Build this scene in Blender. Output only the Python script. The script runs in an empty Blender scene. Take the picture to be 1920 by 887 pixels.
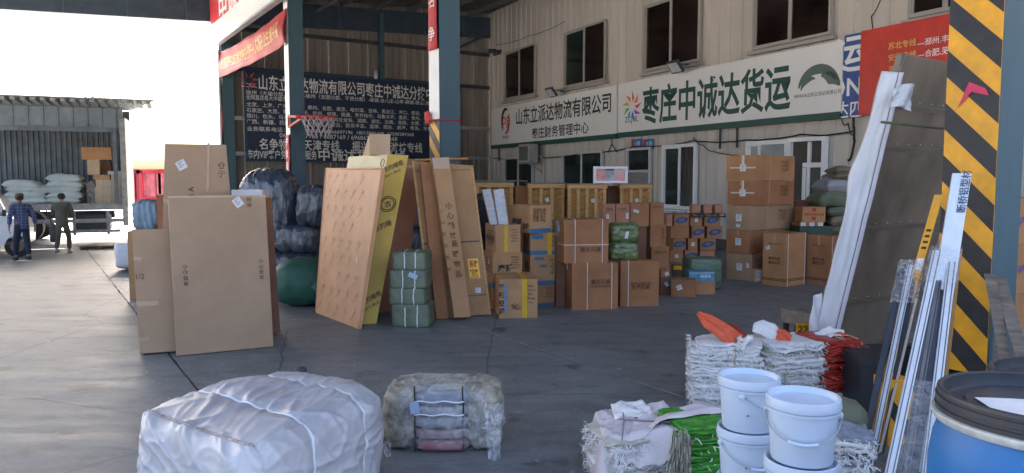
import bpy, bmesh, math, random
from math import radians, sin, cos, pi, atan2, sqrt
from mathutils import Vector, Matrix, noise as mn
rnd = random.Random(7)
S = bpy.context.scene
C = S.collection
V = Vector

# ------------------------------------------------------------------ camera, sky, sun, exposure
FOC, CH, PIT = 1386.0, 2.05, radians(4.4)
cam_d = bpy.data.cameras.new('camera'); cam_d.lens = FOC/1920*36; cam_d.sensor_width = 36
cam_d.clip_start = .05; cam_d.clip_end = 2000
cam = bpy.data.objects.new('camera', cam_d); C.objects.link(cam)
cam.location = (0, 0, CH); cam.rotation_euler = (pi/2-PIT, 0, 0)
S.camera = cam
SUN_AZ, SUN_EL = radians(-20), radians(42)      # azimuth from +Y towards +X
W = bpy.data.worlds.new('World'); S.world = W; W.use_nodes = True
nt = W.node_tree; bg = nt.nodes['Background']
sky = nt.nodes.new('ShaderNodeTexSky'); sky.sky_type = 'NISHITA'; sky.sun_disc = False
sky.sun_elevation = SUN_EL; sky.sun_rotation = SUN_AZ; sky.dust_density = 8; sky.air_density = .8
nt.links.new(sky.outputs[0], bg.inputs[0]); bg.inputs[1].default_value = .15
sun_d = bpy.data.lights.new('sun', 'SUN'); sun_d.energy = 5.0; sun_d.angle = radians(.5); sun_d.color = (1, .95, .87)
sun = bpy.data.objects.new('sun', sun_d); C.objects.link(sun)
sdir = V((sin(SUN_AZ)*cos(SUN_EL), cos(SUN_AZ)*cos(SUN_EL), sin(SUN_EL)))
sun.rotation_euler = (-sdir).to_track_quat('-Z', 'Y').to_euler(); sun.location = (0, 40, 30)
S.view_settings.view_transform = 'Standard'; S.view_settings.look = 'None'
S.view_settings.exposure = 2.83; S.view_settings.gamma = 1
S.render.engine = 'CYCLES'
S.cycles.max_bounces = 7; S.cycles.diffuse_bounces = 4; S.cycles.use_denoising = True

# ------------------------------------------------------------------ where a pixel of the photograph lies in the place
FW = V((0, cos(PIT), -sin(PIT))); UP = V((0, sin(PIT), cos(PIT))); RT = V((1, 0, 0)); EYE = V((0, 0, CH))
def ray(px, py): return RT*((px-960)/FOC) + UP*((443.5-py)/FOC) + FW
def G(px, py, z=0.0):
    r = ray(px, py); return EYE + r*((z-CH)/r.z)
def D(px, py, Y):
    r = ray(px, py); return EYE + r*(Y/r.y)
def XatZ(px, Y, z):
    return (px-960)/FOC*(Y*cos(PIT)-(z-CH)*sin(PIT))
def onplane(px, py, O, n):
    r = ray(px, py); return EYE + r*((O-EYE).dot(n)/r.dot(n))
AZ = radians(33)
A = V((-sin(AZ), cos(AZ), 0)); B = V((cos(AZ), sin(AZ), 0))
ZZ = V((0, 0, 1))

# ------------------------------------------------------------------ materials
MATS = {}
def pbr(name, col, rough=.6, metal=0, var=.12, vs=3, bump=0, bs=40, stretch=(1, 1, 1), spec=.4, detail=5, bdist=.01, alpha=1, tint=None):
    if name in MATS: return MATS[name]
    m = bpy.data.materials.new(name); m.use_nodes = True; n = m.node_tree; b = n.nodes['Principled BSDF']
    b.inputs['Roughness'].default_value = rough; b.inputs['Metallic'].default_value = metal
    b.inputs['Specular IOR Level'].default_value = spec
    tc = n.nodes.new('ShaderNodeTexCoord'); mp = n.nodes.new('ShaderNodeMapping'); mp.inputs['Scale'].default_value = stretch
    n.links.new(tc.outputs['Object'], mp.inputs['Vector'])
    nz = n.nodes.new('ShaderNodeTexNoise'); nz.inputs['Scale'].default_value = vs; nz.inputs['Detail'].default_value = detail
    nz.inputs['Roughness'].default_value = .62
    n.links.new(mp.outputs[0], nz.inputs['Vector'])
    rp = n.nodes.new('ShaderNodeValToRGB'); c = V(col)
    d = V(tint) if tint else c*(1-var*1.6)
    rp.color_ramp.elements[0].position = .3; rp.color_ramp.elements[0].color = (*[max(0, x) for x in d], 1)
    rp.color_ramp.elements[1].position = .7; rp.color_ramp.elements[1].color = (*[min(1, x) for x in c*(1+var*.6)], 1)
    n.links.new(nz.outputs[0], rp.inputs[0]); n.links.new(rp.outputs[0], b.inputs['Base Color'])
    if bump:
        n2 = n.nodes.new('ShaderNodeTexNoise'); n2.inputs['Scale'].default_value = bs; n2.inputs['Detail'].default_value = 4
        n.links.new(mp.outputs[0], n2.inputs['Vector'])
        bp = n.nodes.new('ShaderNodeBump'); bp.inputs['Strength'].default_value = bump; bp.inputs['Distance'].default_value = bdist
        n.links.new(n2.outputs[0], bp.inputs['Height']); n.links.new(bp.outputs[0], b.inputs['Normal'])
    if alpha < 1: b.inputs['Alpha'].default_value = alpha
    MATS[name] = m; return m
def film(name, col=(.8, .82, .85), clear=.6, bump=.6, bs=9, stretch=(1, 1, 1)):
    m = bpy.data.materials.new(name); m.use_nodes = True; n = m.node_tree; b = n.nodes['Principled BSDF']
    b.inputs['Base Color'].default_value = (*col, 1); b.inputs['Roughness'].default_value = .12; b.inputs['Specular IOR Level'].default_value = .8
    tc = n.nodes.new('ShaderNodeTexCoord'); mp = n.nodes.new('ShaderNodeMapping'); mp.inputs['Scale'].default_value = stretch
    n.links.new(tc.outputs['Object'], mp.inputs['Vector'])
    n2 = n.nodes.new('ShaderNodeTexNoise'); n2.inputs['Scale'].default_value = bs; n2.inputs['Detail'].default_value = 6; n2.inputs['Distortion'].default_value = 1.5
    n.links.new(mp.outputs[0], n2.inputs['Vector'])
    bp = n.nodes.new('ShaderNodeBump'); bp.inputs['Strength'].default_value = bump; bp.inputs['Distance'].default_value = .03
    n.links.new(n2.outputs[0], bp.inputs['Height']); n.links.new(bp.outputs[0], b.inputs['Normal'])
    rp = n.nodes.new('ShaderNodeMapRange'); rp.inputs[1].default_value = .35; rp.inputs[2].default_value = .7
    rp.inputs[3].default_value = max(0.05, 1-clear-.25); rp.inputs[4].default_value = min(1, 1-clear+.35)
    n.links.new(n2.outputs[0], rp.inputs[0]); n.links.new(rp.outputs[0], b.inputs['Alpha'])
    return m
CARD = [pbr('cardboard_%s' % k, c, .82, var=.13, vs=2.2, bump=.25, bs=14, bdist=.012, spec=.2, tint=t) for k, c, t in (
    ('tan', (.46, .265, .135), (.38, .21, .10)), ('brown', (.37, .175, .085), (.29, .13, .06)), ('pinkish', (.43, .21, .13), (.35, .165, .095)),
    ('ochre', (.44, .23, .11), (.36, .18, .08)), ('dark', (.22, .108, .068), (.17, .08, .05)), ('pale', (.50, .36, .24), (.43, .30, .19)))]
TAN, BRN, PNK, OCH, DRK, PAL = CARD
M = dict(
 tape=pbr('packing_tape', (.46, .31, .18), .25, var=.08, spec=.6), ytape=pbr('yellow_tape', (.65, .40, .03), .35, var=.1, vs=9),
 paper=pbr('label_paper', (.72, .72, .72), .7, var=.06, vs=20), ink=pbr('black_ink', (.03, .025, .025), .6, var=.1),
 brink=pbr('brown_ink', (.12, .055, .03), .7, var=.1), redink=pbr('red_ink', (.5, .02, .02), .6, var=.1), blueink=pbr('blue_ink', (.05, .17, .30), .6, var=.15, vs=20),
 navyink=pbr('navy_ink', (.03, .07, .16), .55), strap=pbr('strap_plastic', (.62, .55, .50), .35, var=.08),
 wstrap=pbr('white_strap', (.75, .77, .80), .3, var=.05), white=pbr('white_plastic', (.78, .80, .84), .32, var=.04, vs=2, spec=.5, bump=.04, bs=30),
 steel=pbr('zinc_steel', (.45, .47, .48), .45, .8, var=.15), dsteel=pbr('dark_steel', (.06, .065, .07), .5, .3, var=.2),
 teal=pbr('teal_paint', (.055, .115, .145), .42, var=.14, vs=1.5, bump=.05, bs=25, stretch=(1, 1, .3)),
 beam=pbr('navy_beam_paint', (.04, .062, .088), .5, var=.2), blueboard=pbr('navy_board', (.012, .028, .065), .4, var=.2, vs=.6),
 wood=pbr('crate_pine', (.60, .35, .14), .75, var=.2, vs=4, stretch=(1, 1, 9), bump=.2, bs=20), woodd=pbr('crate_plank', (.46, .22, .06), .8, var=.25, vs=4, stretch=(2, 2, 14), bump=.2, bs=20),
 greywood=pbr('weathered_wood', (.20, .165, .135), .85, var=.3, vs=5, stretch=(1, 1, 7), bump=.4, bs=25),
 yel=pbr('warning_yellow', (.84, .38, .012), .4, var=.14, vs=5, tint=(.58, .29, .02)), blk=pbr('warning_black', (.022, .024, .03), .45, var=.3, vs=6),
 red=pbr('red_cloth', (.55, .035, .045), .6, var=.12), redboard=pbr('red_board', (.55, .045, .05), .4, var=.08), gold=pbr('gold_ink', (.75, .50, .12), .5),
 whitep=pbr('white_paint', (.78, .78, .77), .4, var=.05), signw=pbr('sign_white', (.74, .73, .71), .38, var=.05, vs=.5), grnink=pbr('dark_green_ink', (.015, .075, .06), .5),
 glass=pbr('window_glass', (.012, .02, .022), .06, var=.4, vs=.8, spec=.9), frame=pbr('window_frame', (.55, .54, .52), .4, var=.06),
 curtain=pbr('brown_curtain', (.06, .03, .025), .8, var=.2, stretch=(6, 6, .4)),
 green=pbr('green_woven', (.03, .12, .085), .5, var=.2, vs=4, bump=.2, bs=160), rubber=pbr('rubber', (.02, .02, .02), .7, var=.2),
 blkink2=pbr('sign_black', (.02, .02, .02), .5), dark=pbr('joint_black', (.012, .013, .015), .9),  # last one: near-black of the floor joint strip
)
# ------------------------------------------------------------------ geometry
def add(*gs):
    v, f = [], []
    for a, b in gs:
        o = len(v); v += list(a); f += [tuple(i+o for i in q) for q in b]
    return v, f
BF = [(0, 3, 2, 1), (4, 5, 6, 7), (0, 1, 5, 4), (1, 2, 6, 5), (2, 3, 7, 6), (3, 0, 4, 7)]
def bx(O, a, b, c):
    """box from a corner and three edge vectors"""
    O, a, b, c = V(O), V(a), V(b), V(c)
    v = [O, O+a, O+a+b, O+b, O+c, O+a+c, O+a+b+c, O+b+c]
    f = BF if a.cross(b).dot(c) > 0 else [tuple(reversed(q)) for q in BF]
    return v, list(f)
def bar(p, q, w, h, side=None):
    """square bar from p to q"""
    p, q = V(p), V(q); d = (q-p)
    s = V(side).normalized() if side is not None else (d.cross(ZZ) if abs(d.normalized().z) < .95 else V((1, 0, 0))).normalized()
    u = s.cross(d).normalized()
    return bx(p-s*w/2-u*h/2, d, s*w, u*h)
def tube(pts, r, n=8, cap=True):
    pts = [V(p) for p in pts]; v, f = [], []
    rs = r if isinstance(r, (list, tuple)) else [r]*len(pts)
    prev = None
    for i, p in enumerate(pts):
        t = (pts[min(i+1, len(pts)-1)]-pts[max(i-1, 0)]).normalized()
        if prev is None: prev = (t.cross(ZZ) if abs(t.z) < .9 else t.cross(V((1, 0, 0)))).normalized()
        s = (prev-t*prev.dot(t)).normalized(); prev = s; u = t.cross(s)
        for k in range(n):
            a = 2*pi*k/n; v.append(p+s*cos(a)*rs[i]+u*sin(a)*rs[i])
    for i in range(len(pts)-1):
        for k in range(n):
            f.append((i*n+k, i*n+(k+1) % n, (i+1)*n+(k+1) % n, (i+1)*n+k))
    if cap: f += [tuple(reversed(range(n))), tuple(range((len(pts)-1)*n, len(pts)*n))]
    return v, f
def lathe(prof, c, n=32, capb=True, capt=False):
    c = V(c); v, f = [], []
    for r, z in prof:
        for k in range(n):
            a = 2*pi*k/n; v.append(c+V((r*cos(a), r*sin(a), z)))
    for i in range(len(prof)-1):
        for k in range(n): f.append((i*n+k, i*n+(k+1) % n, (i+1)*n+(k+1) % n, (i+1)*n+k))
    if capb: f.append(tuple(reversed(range(n))))
    if capt: f.append(tuple(range((len(prof)-1)*n, len(prof)*n)))
    return v, f
def grid(fn, nu, nv):
    v = [fn(i/nu, j/nv) for j in range(nv+1) for i in range(nu+1)]
    f = [(j*(nu+1)+i, j*(nu+1)+i+1, (j+1)*(nu+1)+i+1, (j+1)*(nu+1)+i) for j in range(nv) for i in range(nu)]
    return v, f
def sheet(fn, nu, nv, t, dr):
    """a thick sheet: grid fn pushed by t along dr"""
    v, f = grid(fn, nu, nv); d = V(dr).normalized()*t; n = len(v)
    v2 = [p+d for p in v]; f2 = [tuple(reversed([i+n for i in q])) for q in f]; e = []
    bd = [j for j in range(nu)] ; w = nu+1
    for i in range(nu): e += [(i+1, i, i+n, i+1+n), (nv*w+i, nv*w+i+1, nv*w+i+1+n, nv*w+i+n)]
    for j in range(nv): e += [(j*w, (j+1)*w, (j+1)*w+n, j*w+n), ((j+1)*w+nu, j*w+nu, j*w+nu+n, (j+1)*w+nu+n)]
    return v+v2, f+f2+e
def ridg(p, s=1.0):
    return 1-2*abs(mn.noise(p*s))
def soft(c, half, ex=V((1, 0, 0)), n=14, k=6, amp=.02, fr=3, seed=0, fn=None, sag=0):
    """rounded, crumpled box; fn(unit point, world point, normal) may add its own displacement"""
    ex = V(ex).normalized(); ey = ZZ.cross(ex); c = V(c); so = V((seed*3.1, seed*1.7, seed*.9))
    bm = bmesh.new(); bmesh.ops.create_cube(bm, size=2)
    bmesh.ops.subdivide_edges(bm, edges=bm.edges[:], cuts=n-1, use_grid_fill=True)
    v = []
    for q in bm.verts:
        d = q.co.normalized(); r = (abs(d.x)**k+abs(d.y)**k+abs(d.z)**k)**(-1/k); u = d*r
        u = u.lerp(q.co, .35)*1.0 if k > 5 else u
        p = V((u.x*half[0], u.y*half[1], u.z*half[2]))
        nn = V((d.x/half[0], d.y/half[1], d.z/half[2])).normalized()
        a = amp*(ridg(p+so, fr)*.6+mn.noise((p+so)*fr*2.3)*.5+mn.noise((p+so)*fr*.4)*.9)
        if fn: a += fn(u, p)
        p = p+nn*a
        if p.z < -half[2]*.97: p.z = -half[2]*.97-rnd.random()*.001
        if sag: p.z -= sag*(u.x**2)*.5
        q.co = c+ex*p.x+ey*p.y+ZZ*p.z
    v = [x.co.copy() for x in bm.verts]; f = [tuple(x.index for x in g.verts) for g in bm.faces]; bm.free()
    return v, f
def pillow(c, half, ex=V((1, 0, 0)), n=16, seed=0, amp=.02, sag=.0):
    """a filled sack lying flat: square in plan with drawn-out corners, thick in the middle, seamed at both ends"""
    ex = V(ex).normalized(); ey = ZZ.cross(ex); c = V(c); sd = V((seed*2.3, seed*1.1, seed*.7)); v = []; f = []; N_ = n+1
    for sg in (1, -1):
        for j in range(N_):
            for i in range(N_):
                a, b_ = -1+2*i/n, -1+2*j/n; q = V((a*half[0]*2.2, b_*half[1]*2.2, sg*.5))+sd
                t = ((1-abs(a)**3.2)*(1-abs(b_)**2.6))**.42; px = a*(1-.07*(1-b_*b_))+.02*mn.noise(q*3); py = b_*(1-.10*(1-a*a))
                z = sg*t*(1+.16*mn.noise(q*1.7))+0
                w = amp*(ridg(q, 3.1)*.6+mn.noise(q*7)*.4)*min(1, t*2)
                p = c+ex*px*half[0]+ey*py*half[1]+ZZ*(z*half[2]+w*sg-sag*a*a*half[2]+.25*half[2]*mn.noise(V((a*1.3, b_*1.3, seed))))
                v.append(p)
    for s_ in (0, 1):
        o = s_*N_*N_
        for j in range(n):
            for i in range(n):
                k = [o+j*N_+i, o+j*N_+i+1, o+(j+1)*N_+i+1, o+(j+1)*N_+i]; f.append(tuple(k if s_ == 0 else k[::-1]))
    return v, f
# ------------------------------------------------------------------ objects
def wloc(o):
    p = V((0, 0, 0))
    while o: p = p+o.location; o = o.parent
    return p
def part(name, g, mat, parent=None, smooth=False, label=None, kind=None, bev=0, seg=2):
    o0 = wloc(parent) if parent else V((0, 0, 0))
    me = bpy.data.meshes.new(name); me.from_pydata([tuple(V(p)-o0) for p in g[0]], [], g[1]); me.update()
    if bev:
        bm = bmesh.new(); bm.from_mesh(me)
        bmesh.ops.bevel(bm, geom=bm.edges[:], offset=bev, segments=seg, affect='EDGES', profile=.6)
        bm.to_mesh(me); bm.free()
    if smooth: me.shade_smooth()
    if isinstance(mat, str): mat = M[mat]
    me.materials.append(mat)
    o = bpy.data.objects.new(name, me); C.objects.link(o)
    if parent: o.parent = parent
    if label: o['label'] = label
    if kind: o['kind'] = kind
    return o
def thing(name, label, cat, loc=(0, 0, 0), group=None):
    o = bpy.data.objects.new(name, None); C.objects.link(o); o.location = loc; o.empty_display_size = .1
    o['label'] = label; o['category'] = cat
    if group: o['group'] = group
    return o
def solo(name, label, cat, g, mat, loc=None, group=None, **kw):
    """a thing that is one mesh, its origin at its base"""
    vs = [V(p) for p in g[0]]
    if loc is None:
        lo = min(p.z for p in vs); loc = V((sum(p.x for p in vs)/len(vs), sum(p.y for p in vs)/len(vs), lo))
    o = part(name, ([p-V(loc) for p in vs], g[1]), mat, **kw); o.location = loc
    o['label'] = label; o['category'] = cat
    if group: o['group'] = group
    return o
def struct(name, g, mat, parent=None, **kw):
    o = part(name, g, mat, parent, **kw)
    o['kind'] = 'structure'; return o
def copy_tree(o, parent=None):
    c = o.copy(); C.objects.link(c); c.parent = parent
    for ch in o.children: copy_tree(ch, c)
    return c
# ------------------------------------------------------------------ writing
TX = {}
def tgeo(s, bold=.012):
    bold *= .45
    if (s, bold) in TX: return TX[(s, bold)]
    cu = bpy.data.curves.new('t', 'FONT'); cu.body = s; cu.size = 1; cu.resolution_u = 2; cu.offset = bold
    cu.align_x = 'CENTER'; cu.align_y = 'CENTER'
    o = bpy.data.objects.new('t', cu); C.objects.link(o)
    dg = bpy.context.evaluated_depsgraph_get(); me = bpy.data.meshes.new_from_object(o.evaluated_get(dg))
    v = [p.co.copy() for p in me.vertices]; f = [tuple(p.vertices) for p in me.polygons]
    bpy.data.objects.remove(o); bpy.data.curves.remove(cu); bpy.data.meshes.remove(me)
    if v:
        x0 = min(p.x for p in v); x1 = max(p.x for p in v); y0 = min(p.y for p in v); y1 = max(p.y for p in v)
        v = [V((p.x-(x0+x1)/2, p.y-(y0+y1)/2, 0)) for p in v]; TX[(s, bold)] = (v, f, x1-x0, y1-y0)
    else: TX[(s, bold)] = ([], [], 1, 1)
    return TX[(s, bold)]
class Face:
    """a flat four-cornered face: O corner, ex/ey unit edges, size w,h, n outwards"""
    def __init__(s, P0, P1, P3, out):
        s.O = V(P0); e = V(P1)-s.O; s.w = e.length; s.ex = e/s.w; e = V(P3)-s.O; s.h = e.length; s.ey = e/s.h
        s.n = s.ex.cross(s.ey).normalized()
        if s.n.dot(V(out)) < 0: s.n = -s.n
    def at(s, u, v, off=0): return s.O+s.ex*s.w*u+s.ey*s.h*v+s.n*off
    def rect(s, u0, v0, u1, v1, off=.001, th=.0015):
        return bx(s.at(u0, v0, off), s.ex*s.w*(u1-u0), s.ey*s.h*(v1-v0), s.n*th)
    def text(s, t, u, v, w=None, h=None, rot=0, bold=.012, off=.0035, sx=1.0):
        """lettering centred at u,v; w or h in metres gives its size"""
        g, f, gw, gh = tgeo(t, bold)
        k = (w/gw if w else h/gh); ky = (h/gh if h and w else k)
        c, sn = cos(rot), sin(rot)
        return [s.at(u, v, off)+s.ex*((p.x*k)*c-(p.y*ky)*sn)+s.ey*((p.x*k)*sn+(p.y*ky)*c) for p in g], f
# ------------------------------------------------------------------ cartons
class Box: pass
def nbox(px, xr, yt, yb=None, Y=None, az=33, xl=None, l=None, z0=0.0, h=None, w=None):
    """box by its nearest vertical edge (pixel column px), right end xr, left end xl, top yt"""
    if Y is None: N = G(px, yb, z0); Y = N.y
    N = V((XatZ(px, Y, z0), Y, z0))
    a = radians(az); ex = V((cos(a), sin(a), 0)); ey = V((-sin(a), cos(a), 0))
    if h is None: h = D(px, yt, Y).z-z0
    zm = z0+h/2; cp, sp = cos(PIT), sin(PIT)
    def solve(x, d):
        t = (x-960)/FOC; return (t*(Y*cp-(zm-CH)*sp)-N.x)/(d.x-t*d.y*cp)
    if w is None: w = solve(xr, ex)
    if l is None: l = solve(xl, ey) if xl is not None else w*.7
    b = Box(); b.N, b.ex, b.ey, b.w, b.l, b.h, b.z0, b.Y, b.top = N, ex, ey, abs(w), abs(l), h, z0, Y, z0+h
    return finish(b)
def finish(b):
    N, X, Y_, H = b.N, b.ex*b.w, b.ey*b.l, ZZ*b.h
    b.base = N+X/2+Y_/2
    b.F = Face(N, N+X, N+H, -b.ey); b.L = Face(N+Y_, N, N+Y_+H, -b.ex); b.R = Face(N+X, N+X+Y_, N+X+H, b.ex)
    b.T = Face(N+H, N+X+H, N+Y_+H, ZZ); b.Bk = Face(N+X+Y_, N+Y_, N+X+Y_+H, b.ey)
    return b
def dented(b, n=7):
    """carton walls: rounded edges, faces pressed in a little here and there"""
    bm = bmesh.new(); bmesh.ops.create_cube(bm, size=2); bmesh.ops.subdivide_edges(bm, edges=bm.edges[:], cuts=n-1, use_grid_fill=True)
    r = .006; W_, L_, H_ = b.w/2, b.l/2, b.h/2; c = b.N+b.ex*W_+b.ey*L_+ZZ*H_; sd = rnd.random()*50
    for q in bm.verts:
        u = q.co.copy(); hs = (W_, L_, H_); m = sum(abs(abs(x)-1) < 1e-4 for x in u); p = V((u.x*W_, u.y*L_, u.z*H_))
        for i in range(3):
            if abs(abs(u[i])-1) < 1e-4:
                o = [abs(u[j]) for j in range(3) if j != i]; w = (1-o[0]**4)*(1-o[1]**4)
                d = (.003+.009*abs(mn.noise(p*3.1+V((sd, i*7, 0)))))*w+(.0035*abs(mn.noise(p*9+V((sd, 0, i)))) if m > 1 and i < 2 else 0)
                p[i] -= math.copysign(d+(.0012 if m > 1 else 0), u[i]) if not (i == 2 and u.z < 0) else 0
        q.co = c+b.ex*p.x+b.ey*p.y+ZZ*p.z
    v = [x.co.copy() for x in bm.verts]; f = [tuple(x.index for x in g.verts) for g in bm.faces]; bm.free(); return v, f
def carton(b, label, mat=TAN, group=None, tape='T', name='carton', cat='carton', bev=.006, tmat='tape', tw=.05):
    t = thing(name, label, cat, b.base, group)
    part('body', dented(b), mat, t).data.set_sharp_from_angle(angle=radians(40))
    if 'T' in tape:      # tape over the long seam on the top and down the ends
        k = tw/b.l/2
        gs = [b.T.rect(-.001, .5-k, 1.001, .5+k, .0025), b.L.rect(.5-k, .8, .5+k, 1.0, .0025), b.R.rect(.5-k, .8, .5+k, 1.0, .0025)]
        part('tape', add(*gs), tmat, t)
    if 'F' in tape:      # tape down the front
        k = tw/b.w/2
        part('tape', add(b.F.rect(.5-k, 0, .5+k, 1.0, .0025), b.T.rect(.5-k, 0, .5+k, 1, .0025)), tmat, t)
    b.t = t; return t
def deco(b, items):
    """items: (name, geometry, material)"""
    for n, g, m in items: part(n, g, m, b.t)
def straps(b, us, mat='strap', hv=None, wd=.014):
    k = wd/b.w/2
    for u in us:
        part('strap', add(b.F.rect(u-k, -.0, u+k, 1.002, .002, .003), b.T.rect(u-k, -.002, u+k, 1, .002, .003)), mat, b.t)
    if hv is not None:
        k = wd/b.h/2; part('strap', add(b.F.rect(-.002, hv-k, 1.002, hv+k, .0055, .003), b.L.rect(0, hv-k, 1, hv+k, .0055, .003)), mat, b.t)
# slab that leans: front quad by four points, thickness vector
def slab(P, T):
    b = Box(); P = [V(p) for p in P]; T = V(T)
    b.P = P; b.geo = (P+[p+T for p in P], [(0, 1, 2, 3), (7, 6, 5, 4), (1, 0, 4, 5), (2, 1, 5, 6), (3, 2, 6, 7), (0, 3, 7, 4)])
    b.F = Face(P[0], P[1], P[3], -T); b.L = Face(P[0]+T, P[0], P[3]+T, P[0]-P[1]); b.R = Face(P[1], P[1]+T, P[2], P[1]-P[0]); b.T = Face(P[3], P[2], P[3]+T, ZZ)
    b.base = (P[0]+P[1]+T)/2; b.base.z = min(p.z for p in b.geo[0])
    return b
def lean(bl, br, tl, tr, lb, th, Yl=None, Yr=None, tr_lean=None):
    """bl,br,tl,tr pixels of the front face; lb = how far (m, along +Y) the top leans back"""
    P0 = G(*bl) if Yl is None else D(bl[0], bl[1], Yl); P1 = G(*br) if Yr is None else D(br[0], br[1], Yr)
    P3 = D(tl[0], tl[1], P0.y+lb); P2 = D(tr[0], tr[1], P1.y+(lb if tr_lean is None else tr_lean))
    n = (P1-P0).cross(P3-P0).normalized()
    if n.y < 0: n = -n
    P2 = onplane(tr[0], tr[1], P0, n)      # all four corners in one plane
    # the back face must not sink into the floor
    T = n*th
    if T.z < 0:
        for p in (P0, P1, P2, P3): p.z -= T.z
    return slab([P0, P1, P2, P3], T)
def slabthing(b, name, label, cat, mat, group=None, bev=.006):
    t = thing(name, label, cat, b.base, group); b.t = t
    part('body', b.geo, mat, t, bev=bev); return t
# ================================================================== THE SETTING
def floor_mat(name, base, yard=False):
    m = bpy.data.materials.new(name); m.use_nodes = True; n = m.node_tree; b = n.nodes['Principled BSDF']; L = n.links.new
    tc = n.nodes.new('ShaderNodeTexCoord')
    def nz(sc, st, det=6, ro=.6, rot=0):
        mp = n.nodes.new('ShaderNodeMapping'); mp.inputs['Scale'].default_value = st; mp.inputs['Rotation'].default_value = (0, 0, rot)
        L(tc.outputs['Object'], mp.inputs[0]); t = n.nodes.new('ShaderNodeTexNoise'); t.inputs['Scale'].default_value = sc
        t.inputs['Detail'].default_value = det; t.inputs['Roughness'].default_value = ro; L(mp.outputs[0], t.inputs[0]); return t
    big = nz(.35, (1, 1, 1)); scr = nz(1.1, (.45, 3.4, 1), 8, .75, radians(-12)); fine = nz(22, (1, 1, 1), 5, .7); mid = nz(2.6, (.7, 1.5, 1), 7, .72, radians(-12))
    def mix(f, a, bb, lo, hi):
        r = n.nodes.new('ShaderNodeMapRange'); r.inputs[1].default_value = lo; r.inputs[2].default_value = hi; L(f.outputs[0], r.inputs[0])
        x = n.nodes.new('ShaderNodeMix'); x.data_type = 'RGBA'; L(r.outputs[0], x.inputs[0])
        for i, c in ((6, a), (7, bb)):
            if isinstance(c, tuple): x.inputs[i].default_value = (*c, 1)
            else: L(c, x.inputs[i])
        return x.outputs[2]
    c = V(base)
    o = mix(big, tuple(c*.80), tuple(c*1.12), .35, .65)
    o2 = mix(scr, o, tuple(c*1.55), .50, .78)
    o3 = mix(mid, tuple(c*.62), o2, .32, .52)
    stn = nz(1.9, (1, 1, 1), 3, .5, .4); o3 = mix(stn, tuple(c*.42), o3, .27, .36)
    vo = n.nodes.new('ShaderNodeTexVoronoi'); vo.feature = 'DISTANCE_TO_EDGE'; vo.inputs['Scale'].default_value = .28; vo.inputs['Randomness'].default_value = 1
    ad = n.nodes.new('ShaderNodeMixRGB'); ad.inputs[0].default_value = .12; L(tc.outputs['Object'], ad.inputs[1]); L(nz(1.3, (1, 1, 1), 6, .7).outputs[1], ad.inputs[2]); L(ad.outputs[0], vo.inputs['Vector'])
    cr = n.nodes.new('ShaderNodeMapRange'); cr.inputs[1].default_value = 0; cr.inputs[2].default_value = .0035; L(vo.outputs['Distance'], cr.inputs[0])
    xm = n.nodes.new('ShaderNodeMix'); xm.data_type = 'RGBA'; L(cr.outputs[0], xm.inputs[0]); xm.inputs[6].default_value = (*(c*.35), 1); L(o3, xm.inputs[7]); o3 = xm.outputs[2]
    x = n.nodes.new('ShaderNodeMix'); x.data_type = 'RGBA'; x.blend_type = 'MULTIPLY'; x.inputs[0].default_value = .5
    L(o3, x.inputs[6]); L(mix(fine, (.55, .55, .55), (1.25, 1.25, 1.25), .3, .7), x.inputs[7]); L(x.outputs[2], b.inputs['Base Color'])
    r = n.nodes.new('ShaderNodeMapRange'); r.inputs[1].default_value = .3; r.inputs[2].default_value = .7; r.inputs[3].default_value = .42; r.inputs[4].default_value = .66
    L(scr.outputs[0], r.inputs[0]); L(r.outputs[0], b.inputs['Roughness']); b.inputs['Specular IOR Level'].default_value = .4
    bp = n.nodes.new('ShaderNodeBump'); bp.inputs['Strength'].default_value = .35; bp.inputs['Distance'].default_value = .01
    L(mid.outputs[0], bp.inputs['Height']); L(bp.outputs[0], b.inputs['Normal'])
    return m
FLOOR = floor_mat('polished_concrete', (.185, .197, .202)); YARD = floor_mat('yard_concrete', (.46, .44, .41))
struct('ground', grid(lambda u, v: V((-600+1200*u, -200+1100*v, -.012)), 12, 12), YARD)
# hall floor: long slabs running with the columns, a narrow joint between neighbours
def AB(a, b, z=0): return A*a+B*b+ZZ*z
hf = bpy.data.objects.new('hall_floor', None); C.objects.link(hf); hf['kind'] = 'structure'
js = [-17.72, -13.92, -10.12, -6.32, -2.52, 1.28, 5.08, 8.88, 12.68, 16.48, 20.3, 24.1]
for i in range(len(js)-1):
    b0, b1 = js[i]+.008, js[i+1]-.008
    part('slab', bx(AB(-10, b0, -.2), B*(b1-b0), A*52, ZZ*.2), FLOOR, hf)
# the pale filler that has crept out of one joint
def joint_line(b, a0, a1, w, mat, nm, n=60, seed=0):
    vs = []
    for i in range(n+1):
        a = a0+(a1-a0)*i/n; k = mn.noise(V((a*1.7, seed, 0)))*.02; ww = w*(.45+abs(mn.noise(V((a*3.1, seed+5, 1))))*1.6)
        vs += [AB(a, b+k-ww, .004), AB(a, b+k+ww, .004)]
    return vs, [(2*i, 2*i+1, 2*i+3, 2*i+2) for i in range(n)]
pale = pbr('joint_filler', (.42, .43, .44), .8, var=.3, vs=12)
part('joint_filler', joint_line(5.08, 2, 8.6, .011, pale, ''), pale, hf)
part('tar_joint', joint_line(1.28, 0, 26, .012, 0, '', 90, 3), 'dark', hf)
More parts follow.
